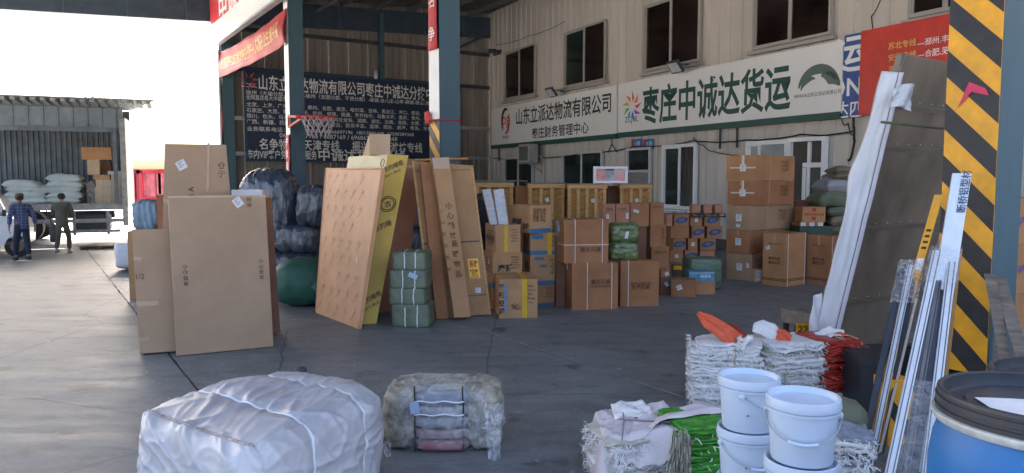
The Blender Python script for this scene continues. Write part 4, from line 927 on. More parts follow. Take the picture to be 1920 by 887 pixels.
for i, (k, lb) in enumerate(((.16, 'left'), (.5, 'middle'), (.84, 'right'))):
    solo('parcel', 'small pinkish brown parcel in the slatted tray, %s one' % lb, 'parcel', soft(V((x0+(x1-x0)*k, Yo+.23, zt4+.105)), (.085, .1, .088), V((1, .1, 0)), 6, 6, .008, 6, i), PNK, group='parcels in the slatted tray')

# small items on the floor in front
e = nbox(1258, 1305, 524, yb=556, az=-14, l=.35); carton(e, 'flat orange brown carton on the floor with two white labels, left of the orange box', BRN, tape='T')
note(e, e.F, .33, .55, .09, .09, .4); e2 = nbox(1238, 1257, 520, yb=553, az=5, l=.3); carton(e2, 'small brown carton tight against the left end of the flat orange brown one', DRK); note(e2, e2.F, .6, .6, .06, .08)
e3 = nbox(1305, 1341, 527, yb=552, az=3, l=.35); carton(e3, 'small orange carton under the light blue box', OCH)
e4 = nbox(1292, 1340, 509, Y=e3.Y-.01, az=2, l=.3, z0=e3.top); carton(e4, 'light blue box with white band lying on the small orange carton', pbr('sky_blue_card', (.10, .30, .45), .45, var=.3, vs=14), tape='')
part('lettering', e4.F.text('纯净水', .65, .5, w=.2, bold=.03), 'wstrap', e4.t); part('white_band', e4.F.rect(.02, .80, .98, .86, .002, .001), 'wstrap', e4.t)
e5 = nbox(1239, 1255, 507, Y=e2.Y, az=5, l=.25, z0=e2.top); carton(e5, 'little brown box with white label on the small carton by the large strapped ones', BRN); note(e5, e5.F, .7, .5, .07, .06)

# tall stack of five
TG = 'cartons of the tall stack of five'
Yt = G(1400, 528).y
zs = [0, D(1400, 477, Yt).z, D(1400, 432.5, Yt).z, D(1400, 385.5, Yt).z, D(1400, 338, Yt).z, D(1400, 290, Yt).z]
spec = [(1409, 1432, 1362, 'lowest carton of the tall stack, with two white labels'), (1405, 1490, 1362, 'second carton from the floor in the tall stack'), (1406, 1488, 1363, 'third carton from the floor in the tall stack with three labels'),
        (1415, 1489, 1364, 'fourth carton up in the tall stack with square label on crossed tape'), (1418, 1490, 1362, 'topmost carton of the tall stack with square label on crossed tape')]
LTN = pbr('cardboard_mid_tan', (.40, .25, .15), .8, var=.12, vs=2, bump=.25, bs=12)  # tan board colour for alternate cartons of the stack
for i, (px, xr, xl, lb) in enumerate(spec):
    b = nbox(px, xr, 0, Y=Yt+(.02 if i % 2 else 0), az=40, xl=xl, z0=zs[i], h=zs[i+1]-zs[i]-.004)
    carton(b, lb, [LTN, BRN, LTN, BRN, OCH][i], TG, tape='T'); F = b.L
    kv = .5; q = .12/F.w/2
    note(b, F, .52 if i < 3 else .56, .5, .13, .14, 0, 'square_label')
    if i > 2: part('crossed_tape', add(F.rect(.52, .55, .60, 1, .002), F.rect(.12, .47, .98, .53, .0025)), 'strap', b.t)
    if i == 2: note(b, F, .5, .18, .09, .06, 0)
    if i == 0: note(b, F, .84, .58, .06, .1, .2)
    part('tape', add(b.F.rect(.33, 0, .36, 1, .002)), 'tape', b.t)
    part('print', add(*[b.F.text('FRAGILE' if k == 0 else '小心轻放', .72, .75-.16*k, w=.3, bold=.0) for k in range(3)]), 'brink', b.t)
b = nbox(1432, 1440, 478, Y=Yt+.3, az=3, w=.3, l=.3, z0=0); 
b = nbox(1414, 1429, 505, Y=Yt-.12, az=6, l=.2, z0=0); carton(b, 'small greyish carton with white label at the foot of the tall stack', PAL); note(b, b.F, .5, .5, .09, .2, 0)
# cartons with black double line
KG = 'tall cartons with double black lines at the foot'
Yk = G(1472, 538).y
for i, (px, xr, xl, yt, lb, Yy) in enumerate(((1472, 1511, 1430, 439, 'tall brown carton with white strap and small tilted label, front left of the pair', Yk), (1556, 1580, 1512, 443, 'tall brown carton behind the long white foam edge, right of the pair', Yk+.1))):
    b = nbox(px, xr, yt, Y=Yy, az=38, xl=xl, z0=0); carton(b, lb, OCH if i == 0 else BRN, KG)
    part('black_line', add(*[q for v in (.055, .085) for q in (b.L.rect(0, v+.04, 1, v+.055, .001, .001), b.F.rect(0, v+.04, 1, v+.055, .001, .001))]), 'brink', b.t)
    part('lettering', add(b.L.text('VERNEQI CO', .5, .80, w=b.L.w*.55, bold=.01), b.L.text('重庆元泰', .5, .52, w=b.L.w*.5, bold=.03), b.L.text('集团公司', .5, .44, w=b.L.w*.5, bold=.03)), 'brink', b.t)
    part('strap', add(b.F.rect(.08, 0, .11, 1, .002, .003), b.F.rect(.92, 0, .95, 1, .002, .003)), 'strap', b.t)
    if i == 0: note(b, b.L, .22, .72, .09, .07, .4)
# dark red-brown carton and the red printed one, behind
Yr = 16.0
zb_ = 0
b = nbox(1488, 1532, 376, Y=Yr, az=4, l=.5, z0=0); carton(b, 'large dark red-brown carton behind the tall stack', pbr('redbrown_card', (.16, .05, .04), .8, var=.1))
z0 = D(1520, 424, 15.2).z
grn = nbox(1497, 1560, 424, Y=15.2, az=0, l=.7, z0=0); carton(grn, 'dark green wrapped bale carrying the red printed carton', pbr('dark_green_wrap', (.03, .07, .05), .5), tape='')
b = nbox(1499, 1545, 417, Y=15.3, az=2, l=.4, z0=grn.top, h=.08); carton(b, 'flat grey carton with three white labels under the red printed one', BRN)
for u in (.15, .5, .85): note(b, b.F, u, .4, .1, .075, 0)
c = nbox(1504, 1548, 388, Y=15.3, az=2, l=.4, z0=b.top); carton(c, 'brown carton with red squares and red writing, slightly tilted on the green bale', OCH)
part('red_print', add(c.F.rect(.42, .70, .58, .92, .001, .001), c.F.rect(.42, .12, .58, .34, .001, .001), c.F.text('麻椒鸡 重庆小面', .5, .50, w=c.F.w*.86, bold=.04)), pbr('red_print', (.42, .03, .03), .6), c.t)
# sacks beside them
SG = 'sacks piled near the dark doorway'
SK = [pbr('sack_olive', (.16, .18, .12), .8, var=.15, bump=.3, bs=60), pbr('sack_grey', (.34, .35, .37), .7, var=.1, bump=.3, bs=60), pbr('sack_beige', (.24, .20, .14), .8, var=.15, bump=.3, bs=60)]
for i, (y0, y1, x0, x1, m_, lb) in enumerate(((440, 424, 1552, 1612, 0, 'lowest sack of the pile'), (424, 405, 1553, 1612, 2, 'beige sack low in the pile'), (405, 388, 1548, 1606, 0, 'olive sack in the middle of the pile'), (388, 359, 1527, 1606, 0, 'bulging olive sack with its neck towards the carton stack'), (359, 336, 1542, 1606, 1, 'pale grey sack with tied neck in the upper pile'), (336, 325, 1560, 1610, 2, 'beige sack second from the top'), (325, 313, 1566, 1612, 2, 'dark beige topmost sack of the pile'))):
    Ys = 15.6; za, zb = D(1580, y0, Ys).z, D(1580, y1, Ys).z; xa, xb = XatZ(x0, Ys, za), XatZ(x1, Ys, za)
    solo('sack', lb+' by the dark doorway', 'sack', pillow(V(((xa+xb)/2+rnd.uniform(-.03, .03), Ys+.25, (za+zb)/2)), ((xb-xa)/2*1.04, .36, (zb-za)/2*1.25), V((1, rnd.uniform(-.15, .15), 0)), 16, i+3, .014, .25), SK[m_], group=SG, smooth=True)
sb_ = nbox(1552, 1612, 441, Y=15.35, az=0, l=.6, z0=0); carton(sb_, 'brown carton at the foot of the sack pile', BRN)

# ================================================================== WOODEN CRATES
CG = 'tall pine crates along the wall'
def crate(px0, px1, yt, Y, label, nb=3, az=4):
    b = nbox(px0, px1, yt, Y=Y, az=az, l=.9, z0=0); t = thing('crate', label, 'crate', b.base, CG); b.t = t
    N, X, Yv = b.N, b.ex, b.ey; H = b.h; k = int(H/.13); ph = H/k
    for i in range(k):
        part('plank', bx(N+X*.02+Yv*(.03+rnd.uniform(0, .006))+ZZ*(i*ph+.004), X*(b.w-.04), Yv*.02, ZZ*(ph-.012)), 'woodd', t)
    for i in range(k):
        part('side_plank', bx(N+Yv*.06+X*.012+ZZ*(i*ph+.004), Yv*(b.l-.1), X*.02, ZZ*(ph-.012)), 'woodd', t)
    part('back_board', bx(N+X*.02+Yv*(b.l-.05), X*(b.w-.04), Yv*.02, ZZ*H*.98), 'woodd', t)
    for j in range(nb+1):
        u = j/nb; part('batten', bx(N+X*(u*(b.w-.07)), X*.07, Yv*.028, ZZ*H), 'wood', t)
    part('top_rail', bx(N-X*.02-Yv*.028+ZZ*(H-.09), X*(b.w+.04), Yv*.027, ZZ*.09), 'wood', t)
    part('lid_board', bx(N-X*.02-Yv*.03+ZZ*(H+.002), X*(b.w+.04), Yv*b.l, ZZ*.022), 'greywood', t)
    note(b, b.F, .55+.3*(rnd.random()-.5), .82, .08, .08, .3); return b
k1 = crate(991, 1058, 345, 16.2, 'pine crate with two inner battens, left of the middle', 3)
k2 = crate(1064, 1136, 346, 16.0, 'pine crate with vertical battens below the white framed machine', 4)
k3 = crate(1161, 1221, 346, 16.4, 'pine crate at the right end of the crate row', 3)
k0 = crate(893, 962, 343, 16.6, 'pine crate at the left end behind the silver panels', 3)
b = nbox(966, 990, 349, Y=16.7, az=4, l=.6, z0=0); carton(b, 'tall brown carton standing between the first two pine crates', BRN)
b = nbox(1138, 1160, 349, Y=16.7, az=4, l=.6, z0=0); carton(b, 'tall brown carton between the second and third pine crates', DRK)
# long loose slats on top of the crates
for i in range(4):
    a0 = D(888+i*14, 345-i, 16.3); solo('slat', ['long grey slat', 'thin pale slat', 'narrow pine slat', 'short split slat'][i]+' lying on top of the left pine crate', 'board', bar(V((a0.x, 16.65+.12*i, k0.top+.045)), V((a0.x+1.0-.1*i, 16.75+.13*i, k0.top+.045)), .07, .03), 'greywood', group='slats on the left crate')
# white framed display machine
b = nbox(1113, 1177, 312, Y=16.2, az=2, l=.35, z0=max(k2.top, k3.top)+.026)
b.z0 = k2.top+.026; b.h = D(1140, 312, 16.2).z-b.z0; b.N.z = b.z0; finish(b)
t = thing('display_case', 'white framed cabinet with pink and red pictures standing on the crates', 'cabinet', b.base); b.t = t
part('back_box', bx(b.N+b.ey*.05+b.ex*.03, b.ex*(b.w-.06), b.ey*.3, ZZ*(b.h-.02)), 'dsteel', t)
Fm = b.F; fw = .055/Fm.w; fh = .055/Fm.h
part('case_frame', add(Fm.rect(0, 0, 1, fh, -.05, .05), Fm.rect(0, 1-fh, 1, 1, -.05, .05), Fm.rect(0, fh, fw, 1-fh, -.05, .05), Fm.rect(1-fw, fh, 1, 1-fh, -.05, .05)), 'whitep', t)
part('picture', Fm.rect(fw, fh, .34, 1-fh, -.045, .01), pbr('picture_red', (.50, .08, .09), .4, var=.9, vs=6, tint=(.6, .45, .4)), t)
part('picture', Fm.rect(.34, fh, .62, 1-fh, -.045, .01), pbr('picture_grey', (.42, .44, .46), .3, var=.3, vs=4), t)
part('picture', Fm.rect(.62, fh, 1-fw, 1-fh, -.045, .01), pbr('picture_pink', (.55, .17, .22), .4, var=.8, vs=5, tint=(.6, .5, .45)), t)
part('dark_screen', Fm.rect(.36, .76, .60, .93, -.034, .006), 'dsteel', t)
# hand trolleys / chairs near the wall
for i, (x, lb) in enumerate(((1256, 'grey folded chair by the wall, left one'), (1276, 'grey folded chair by the wall, right one'))):
    p = D(x, 470, 17.2); zt_ = D(x, 398, 17.2).z; t = thing('folding_chair', lb+' under the tall window', 'chair', V((p.x, 17.2, 0)), 'folded chairs by the wall')
    part('frame', add(tube([(p.x-.18, 17.2, 0), (p.x-.12, 17.5, zt_), (p.x+.18, 17.5, zt_), (p.x+.22, 17.2, 0)], .014, 6), tube([(p.x-.1, 17.6, 0), (p.x+.1, 17.25, zt_*.62), (p.x+.3, 17.25, zt_*.6)], .014, 6)), 'dsteel', t)
    part('backrest', bx((p.x-.11, 17.47, zt_-.2), (.28, 0, 0), (0, .02, 0), (0, 0, .18)), pbr('chair_grey', (.16, .18, .22), .5), t); part('seat', bx((p.x-.12, 17.2, .42), (.3, 0, 0), (0, .3, .05), (0, 0, .03)), pbr('chair_grey', (.16, .18, .22)), t)
# ================================================================== YARD: truck, load, van, people, containers
TY = 25.0
def T_(px, py, off=0): return D(px, py, TY+off)
tk = thing('truck', 'open-sided cargo truck with ribbed grey inner wall and raised side roof, loaded with sacks', 'truck', V((T_(100, 450).x, TY+1.2, 0)))
TG_ = pbr('truck_grey', (.13, .15, .165), .5, .2, var=.25, vs=3, bump=.1, bs=8); TR_ = pbr('truck_rail', (.33, .31, .29), .6, .1, var=.25, vs=6)
X0 = T_(-150, 380).x; X1 = T_(236, 380).x; Zf = T_(100, 382).z; Zt = T_(100, 243).z; Ztt = T_(100, 203).z; DP = 2.35
i = 0; x = X0
while x < X1-.05:      # ribbed inner wall, each panel with its own ribs
    x1 = min(x+.5, X1); part('wall_panel', ribbed(lambda s, z, o: V((s, TY+DP-o, z)), x, x1-.002, Zf+.0, Zt+.3, [x+.07, x+.24, x+.41] if x1-x > .45 else [x+.07], .05, .035), TG_, tk); x = x1
part('cargo_floor', bx((X0, TY, Zf-.14), (X1-X0, 0, 0), (0, DP, 0), (0, 0, .135)), 'greywood', tk)
part('floor_rail', bx((X0, TY-.05, Zf-.2), (X1-X0+.05, 0, 0), (0, .048, 0), (0, 0, .22)), TR_, tk)
part('outer_skin', bx((X0, TY+DP+.05, Zf-.1), (X1-X0, 0, 0), (0, .02, 0), (0, 0, Ztt-Zf+.2)), TG_, tk)
part('end_wall', bx((X1-.0, TY, Zf-.1), (.06, 0, 0), (0, DP, 0), (0, 0, Zt-Zf+.5)), TG_, tk)
part('corner_post', bx((X1-.10, TY-.1, Zf-.75), (.17, 0, 0), (0, .095, 0), (0, 0, Zt-Zf+1.1)), TR_, tk); part('corner_post', bx((X1-.32, TY-.07, Zf-.02), (.12, 0, 0), (0, .065, 0), (0, 0, Zt-Zf)), TG_, tk)
# fascia with short panels under the roof
x = X0
while x < X1-.05:
    x1 = min(x+.42, X1); part('fascia_panel', ribbed(lambda s, z, o: V((s, TY+.1-o, z)), x, x1-.003, Zt+.05, Ztt, [x+.04], .03, .02), pbr('fascia_grey', (.20, .225, .235), .5, .1, var=.2), tk); x = x1
part('fascia_rail', bx((X0, TY+.0, Zt-.1), (X1-X0, 0, 0), (0, .1, 0), (0, 0, .16)), TG_, tk)
rz0, rz1 = Ztt+.02, T_(100, 200, -.9).z
x = X0-.1; XE = T_(262, 215, -.9).x
pr = []; k = 0
while x < XE:
    v = [V((x, TY+.1, rz0)), V((x+.14, TY+.1, rz0)), V((x+.14, TY-.85, rz0+.08)), V((x, TY-.85, rz0+.08))]
    part('roof_rib', (v+[p+ZZ*.09 for p in v], BF), pbr('roof_grey', (.30, .31, .30), .6, var=.2), tk); x += .27
v = [V((X0-.1, TY-.9, rz0+.175)), V((XE, TY-.9, rz0+.175)), V((X1+.1, TY+DP, rz0+.10)), V((X0-.1, TY+DP, rz0+.10))]
part('roof_sheet', (v+[p+ZZ*.04 for p in v], BF), pbr('roof_grey', (.30, .31, .30)), tk)
# chassis and running gear
part('chassis_rail', bx((X0, TY+.5, .75), (X1-X0-.4, 0, 0), (0, .12, 0), (0, 0, .25)), 'dsteel', tk)
part('side_guard', add(bx((X0+2, TY-.02, .62), (X1-X0-2.0, 0, 0), (0, .04, 0), (0, 0, .13)), bx((T_(120, 440).x, TY-.02, .28), (T_(228, 440).x-T_(120, 440).x, 0, 0), (0, .04, 0), (0, 0, .11))), TR_, tk)
for xx in (150, 205): part('guard_post', bx((T_(xx, 440).x, TY+.022, .2), (.09, 0, 0), (0, .06, 0), (0, 0, .8)), TR_, tk)
part('tool_box', bx((T_(150, 440).x, TY+.15, .38), (1.1, 0, 0), (0, .5, 0), (0, 0, .5)), 'dsteel', tk, bev=.02)
def wheel(c, r, w, par, ax=V((0, 1, 0)), rim='steel'):
    p = V(c); o = part('wheel', (lambda g: g)(wl(c, r, w, ax)), 'rubber', par, smooth=False)
    part('rim', wl(p-ax*(w*.02), r*.58, w*1.04, ax), rim, o); part('hub', wl(p-ax*(w*.05), r*.2, w*1.12, ax), 'dsteel', o); return o
def wl(c, r, w, ax, n=24):
    c = V(c); s = ax.cross(ZZ).normalized(); v = []; prof = [(r*.55, -w/2), (r*.93, -w/2), (r, -w/2+.03), (r, w/2-.03), (r*.93, w/2), (r*.55, w/2)]
    for q, o in prof:
        for k in range(n): a = 2*pi*k/n; v.append(c+ax*o+s*cos(a)*q+ZZ*sin(a)*q)
    f = [(i*n+k, i*n+(k+1) % n, (i+1)*n+(k+1) % n, (i+1)*n+k) for i in range(5) for k in range(n)]
    return v, f+[tuple(reversed(range(n))), tuple(range(5*n, 6*n))]
RIMG = pbr('dusty_rim', (.30, .28, .26), .6, var=.2)
wheel((T_(76, 425).x, TY+.2, .48), .48, .3, tk, rim=RIMG); wheel((T_(76, 425).x, TY+1.9, .48), .48, .3, tk, rim=RIMG); wheel((T_(10, 425).x, TY+.2, .48), .48, .3, tk, rim=RIMG)
part('mudguard', tube([V((T_(76, 425).x+.62*cos(a), TY+.2, .5+.62*sin(a))) for a in [pi*i/12 for i in range(13)]], .05, 6), TR_, tk)
# load: sacks
SKW = pbr('sack_pale_green', (.50, .56, .53), .7, var=.08, vs=3, bump=.4, bs=30)
k = 0
def pile(x0, x1, ybot, ytop, n, grp, wob, lab):
    global k
    za = T_(0, ybot, .4).z; zb = T_(0, ytop, .4).z; h = (zb-za)/n
    for i in range(n):
        xa, xb = T_(x0+wob*i*.4, 380, .4).x, T_(x1-abs(wob)*i*.2, 380, .4).x
        solo('sack', ('%s sack of the %s pile on the truck' % (['lowest', 'second', 'third', 'fourth', 'topmost'][i if i < n-1 else 4], lab)), 'sack', pillow(V(((xa+xb)/2+rnd.uniform(-.08, .08), TY+.42, Zf+.03+h*(i+.5))), ((xb-xa)/2*rnd.uniform(.92, 1.06), .40, h*.74), V((1, rnd.uniform(-.08, .08), rnd.uniform(-.03, .03))), 16, 40+k, .022, rnd.uniform(-.1, .35)), SKW, group=grp, smooth=True); k += 1
Zpile = 'pale sacks piled on the truck bed'
pile(52, 116, 382, 342, 4, Zpile, 3, 'left'); pile(118, 178, 382, 332, 5, Zpile, 0, 'right'); pile(88, 122, 382, 352, 3, Zpile, 0, 'middle')
# load: cartons (pixel rectangles at the truck)
def ycar(x0, x1, y0, y1, lb, mat, dy=.25, l=.5, z0=None, grp='cartons loaded at the tail of the truck'):
    Y = TY+dy; z = D(0, y1, Y).z if z0 is None else z0
    b = Box(); b.N = V((XatZ(x0, Y, z), Y, z)); b.ex = V((1, 0, 0)); b.ey = V((0, 1, 0)); b.w = XatZ(x1, Y, z)-b.N.x; b.l = l; b.h = D(0, y0, Y).z-z; b.z0 = z; b.Y = Y; b.top = z+b.h
    finish(b); carton(b, lb, mat, grp, bev=.01); return b
CRM = pbr('cream_card', (.56, .43, .30), .8, var=.08)
a0 = ycar(191, 235, 366, 381, 'lowest cream parcel of the strapped block at the truck tail', CRM, z0=Zf+.002); a1 = ycar(191, 235, 350, 366, 'second cream parcel of the strapped block', CRM, z0=a0.top+.002); a2 = ycar(192, 235, 337, 350, 'third cream parcel of the strapped block', CRM, z0=a1.top+.002)
for q in (a0, a1, a2): straps(q, (.3, .62), 'tape')
a3 = ycar(217, 234, 327, 337, 'small cream box on the right of the strapped block', CRM, z0=a2.top+.002); a4 = ycar(188, 215, 328, 337, 'flat tan box on the left of the strapped block', TAN, z0=a2.top+.002)
a5 = ycar(200, 230, 304, 327, 'dark pinkish box behind the tall tan one on the truck', PNK, dy=.8, z0=D(0, 337, TY+.25).z); a7 = ycar(180, 200, 300, 328, 'tall tan taped box under the wide orange brown carton', PAL, z0=a4.top+.002, dy=.3)
a6 = ycar(170, 219, 277, 301, 'wide orange brown carton at the top of the load near the truck tail', OCH, z0=a7.top+.002, dy=.3)
a8 = ycar(212, 235, 321, 327, 'flat pale grey box on the small cream box', pbr('pale_grey', (.55, .55, .56), .6), z0=a3.top+.002)
a9 = ycar(178, 192, 340, 381, 'grey tangled wrapped bundle left of the cream parcels', pbr('grey_bundle', (.28, .26, .24), .8, var=.5, vs=14), z0=Zf+.002, l=.4)
b = ycar(0, 25, 342, 361, 'tan box at the front end of the truck load by the van roof', OCH, z0=D(0, 361, TY+.25).z); b2 = ycar(-25, 30, 361, 381, 'wide grey wrapped box under the tan one by the van roof', pbr('grey_bundle', (.28, .26, .24)), z0=Zf+.002)
b.t.location.z = b2.top+.002+0*b.t.location.z
for ch in b.t.children: pass

# van
vy = 19.6; g0 = D(60, 462, vy); vr = .30
vn = thing('van', 'white van with red stripe on its door at the left edge of the photo', 'van', V((D(20, 460, vy).x-1.0, vy+.8, 0)))
def prof_ext(pts, y0, y1): # pts (x,z)
    n = len(pts); v = [V((x, y0, z)) for x, z in pts]+[V((x, y1, z)) for x, z in pts]
    return v, [tuple(range(n)), tuple(reversed(range(n, 2*n)))]+[((i+1) % n, i, n+i, n+(i+1) % n) for i in range(n)]
vx = lambda p: D(p-18, 400, vy).x
VZ = lambda y: D(0, y, vy).z
pts = [(vx(-230), .32), (vx(62), .32), (vx(64), VZ(430)), (vx(56), VZ(412)), (vx(36), VZ(405)), (vx(14), VZ(368)), (vx(-8), VZ(356)), (vx(-230), VZ(352))]
part('body', prof_ext(pts, vy, vy+1.6), pbr('van_white', (.72, .73, .76), .3, var=.05), vn, bev=.03)
part('window', prof_ext([(vx(-3), VZ(404)), (vx(30), VZ(404)), (vx(12), VZ(373)), (vx(-3), VZ(366))], vy-.012, vy-.002), 'glass', vn); part('window', prof_ext([(vx(-60), VZ(404)), (vx(-7), VZ(404)), (vx(-7), VZ(366)), (vx(-60), VZ(364))], vy-.012, vy-.002), 'glass', vn)
part('red_stripe', bx((vx(-60), vy-.006, VZ(440)), (vx(5)-vx(-60), 0, 0), (0, .005, 0), (0, 0, .2)), 'redboard', vn); part('window_pillar', bx((vx(-7)-.0, vy-.02, VZ(404)), (.05, 0, 0), (0, .015, 0), (0, 0, .5)), 'white', vn)
wheel((vx(50), vy+.1, vr), vr, .2, vn, rim=pbr('van_rim', (.2, .13, .09), .5)); wheel((vx(-190), vy+.1, vr), vr, .2, vn, rim='steel')
part('side_mirror', soft(V((vx(34), vy-.15, VZ(398))), (.05, .1, .09), V((1, 0, 0)), 5, 3, .0), 'dsteel', vn, smooth=True)

_p = V((vx(64), vy, 0)); _d = vn.location-_p; _c, _s = cos(radians(24)), sin(radians(24)); vn.location = _p+V((_d.x*_c-_d.y*_s, _d.x*_s+_d.y*_c, 0)); vn.rotation_euler.z = radians(24)
# people
def skin_body(name, joints, edges, mat, par, sub=1):
    me = bpy.data.meshes.new(name); o0 = wloc(par)
    me.from_pydata([tuple(V(p)-o0) for p, r in joints], edges, []); me.update()
    o = bpy.data.objects.new(name, me); C.objects.link(o); o.parent = par
    md = o.modifiers.new('Skin', 'SKIN'); md.use_smooth_shade = True
    for i, (p, r) in enumerate(joints): me.skin_vertices[0].data[i].radius = (r, r) if not isinstance(r, tuple) else r
    for i in range(len(joints)): me.skin_vertices[0].data[i].use_root = (i == 0)
    s = o.modifiers.new('Sub', 'SUBSURF'); s.levels = s.render_levels = sub
    dg = bpy.context.evaluated_depsgraph_get(); m2 = bpy.data.meshes.new_from_object(o.evaluated_get(dg)); o.modifiers.clear(); o.data = m2
    m2.shade_smooth(); m2.materials.clear(); m2.materials.append(M[mat] if isinstance(mat, str) else mat); return o
def person(px, py, h, yaw, top, trou, label, hat, shoe, stride, arms, haircol):
    p0 = G(px, py); t = thing('person', label, 'person', p0)
    f = V((sin(yaw), cos(yaw), 0)); r = V((f.y, -f.x, 0)); k = h/1.72
    P = lambda a, b, z: p0+(r*a+f*b)*k+ZZ*z*k     # right, forward, up
    sk = pbr('skin', (.36, .20, .13), .6, var=.08)
    # body: one continuous surface, clothes as thin shells over it
    J = [(P(0, .0, .98), .11), (P(0, .01, 1.18), .11), (P(0, .03, 1.38), .12), (P(0, .045, 1.47), .055), (P(0, .07, 1.55), .055), (P(0, .08, 1.63), .083), (P(0, .08, 1.68), .07)]
    E = [(0, 1), (1, 2), (2, 3), (3, 4), (4, 5), (5, 6)]
    legs = []
    for sgn, (kx, kz, ax, az) in zip((-1, 1), stride):
        i = len(J); J += [(P(.09*sgn, 0, .92), .08), (P(.10*sgn, kx, kz), .055), (P(.10*sgn, ax, az), .04), (P(.10*sgn, ax+.10, az-.05), .032)]; E += [(0, i), (i, i+1), (i+1, i+2), (i+2, i+3)]; legs.append(i)
    ar = []
    for sgn, (ex_, eb, ez, hx, hb, hz) in zip((-1, 1), arms):
        i = len(J); J += [(P(.19*sgn, .02, 1.41), .05), (P(ex_*sgn, eb, ez), .04), (P(hx*sgn, hb, hz), .03), (P(hx*sgn, hb+.03, hz-.07), .028)]; E += [(2, i), (i, i+1), (i+1, i+2), (i+2, i+3)]; ar.append(i)
    skin_body('body', [(a, b*k*.93) for a, b in J], E, sk, t)
    # jacket
    JJ = [(P(0, 0, .80), .165), (P(0, 0, .90), .165), (P(0, .0, 1.05), .16), (P(0, .02, 1.25), .165), (P(0, .03, 1.40), .14), (P(0, .045, 1.475), .075)]; EE = [(0, 1), (1, 2), (2, 3), (3, 4), (4, 5)]
    for sgn, (ex_, eb, ez, hx, hb, hz) in zip((-1, 1), arms):
        i = len(JJ); JJ += [(P(.19*sgn, .02, 1.42), .078), (P(ex_*sgn, eb, ez), .062), (P(hx*sgn, hb-.01, hz+.03), .052)]; EE += [(4, i), (i, i+1), (i+1, i+2)]
    skin_body('jacket', [(a, (b*k*1.12, b*k*.85) if j < 5 else b*k) for j, (a, b) in enumerate(JJ)], EE, top, t, 2)
    TT = [(P(0, 0, 1.0), .13), (P(0, 0, .92), .14)]; EE = [(0, 1)]
    for sgn, (kx, kz, ax, az) in zip((-1, 1), stride):
        i = len(TT); TT += [(P(.085*sgn, 0, .84), .10), (P(.10*sgn, kx, kz), .078), (P(.10*sgn, ax*.97+kx*.03, az+.05), .062)]; EE += [(1, i), (i, i+1), (i+1, i+2)]
    skin_body('trousers', [(a, b*k) for a, b in TT], EE, trou, t, 2)
    for sgn, (kx, kz, ax, az) in zip((-1, 1), stride):
        c = P(.10*sgn, ax+.06, az-.03); part('shoe', soft(c+ZZ*.0, (.05*k, .135*k, .05*k), r, 7, 3, .0), shoe, t, smooth=True)
    part('hair', soft(P(0, .06, 1.655), (.088*k, .10*k, .09*k), r, 8, 2.3, .008, 14, 3), haircol, t, smooth=True)
    for sgn in (-1, 1): part('ear', soft(P(.088*sgn, .08, 1.62), (.012*k, .02*k, .032*k), r, 4, 2, 0), sk, t, smooth=True)
    for sgn, (ex_, eb, ez, hx, hb, hz) in zip((-1, 1), arms):     # hands with curled fingers
        w = P(hx*sgn, hb+.02, hz-.05); gs = [soft(w-ZZ*.04*k, (.028*k, .016*k, .045*k), f, 5, 3, 0)]
        for q in range(4): gs.append(tube([w+f*(q-1.5)*.018*k-ZZ*.075*k, w+f*(q-1.5)*.018*k-ZZ*(.11+.006*(q in (1, 2)))*k-r*sgn*.008, w+f*(q-1.5)*.017*k-ZZ*.13*k-r*sgn*.03*k], .0085*k, 6))
        gs.append(tube([w+f*.03*k-ZZ*.03*k, w+f*.05*k-ZZ*.06*k, w+f*.045*k-ZZ*.085*k-r*sgn*.01], .0095*k, 6))
        part('hand', add(*gs), sk, t, smooth=True)
    return t, P, r, f, k
# plaid jacket cloth
pm = pbr('plaid_navy', (.035, .055, .13), .8, var=.1); n = pm.node_tree
ck = n.nodes.new('ShaderNodeTexBrick'); ck.inputs['Scale'].default_value = 7; ck.inputs['Color1'].default_value = (.03, .05, .12, 1); ck.inputs['Color2'].default_value = (.05, .075, .16, 1); ck.inputs['Mortar'].default_value = (.13, .16, .26, 1); ck.inputs['Mortar Size'].default_value = .05; ck.offset = 0
ck.inputs['Brick Width'].default_value = .5; ck.inputs['Row Height'].default_value = .5
tc_ = n.nodes.new('ShaderNodeTexCoord'); mp_ = n.nodes.new('ShaderNodeMapping'); mp_.inputs['Rotation'].default_value = (pi/2, 0, 0)
n.links.new(tc_.outputs['Object'], mp_.inputs[0]); n.links.new(mp_.outputs[0], ck.inputs[0]); n.links.new(ck.outputs[0], n.nodes['Principled BSDF'].inputs['Base Color'])
hr = pbr('dark_hair', (.03, .022, .02), .7)
t, P, r, f, k = person(44, 490, 1.68, radians(-50), pm, pbr('navy_trousers', (.02, .03, .055), .8, var=.2), 'man walking away in a navy plaid jacket, brown cap and dark trousers', None, 'rubber',
    ((.14, .50, .20, .09), (-.02, .50, -.12, .12)), ((.27, -.06, 1.15, .27, .02, .92), (.27, -.08, 1.15, .29, -.04, .92)), hr)
cap = part('cap', add(soft(P(0, .07, 1.70), (.098*k, .11*k, .062*k), r, 7, 2.5, .0), bx(P(-.07, .16, 1.68), r*.14*k, f*.07*k, ZZ*.012)), pbr('brown_cap', (.13, .085, .06), .8), t, smooth=True)
person(119, 477, 1.66, radians(-15), pbr('olive_jacket', (.105, .105, .075), .8, var=.2, vs=6), pbr('olive_trousers', (.12, .11, .08), .8, var=.2), 'man walking away in an olive jacket and khaki trousers, arms held forward', None, pbr('pale_shoe', (.35, .33, .3), .6),
    ((-.02, .50, -.24, .14), (.20, .52, .22, .09)), ((.25, .05, 1.15, .22, .22, 1.05), (.27, .03, 1.15, .24, .22, 1.02)), hr)
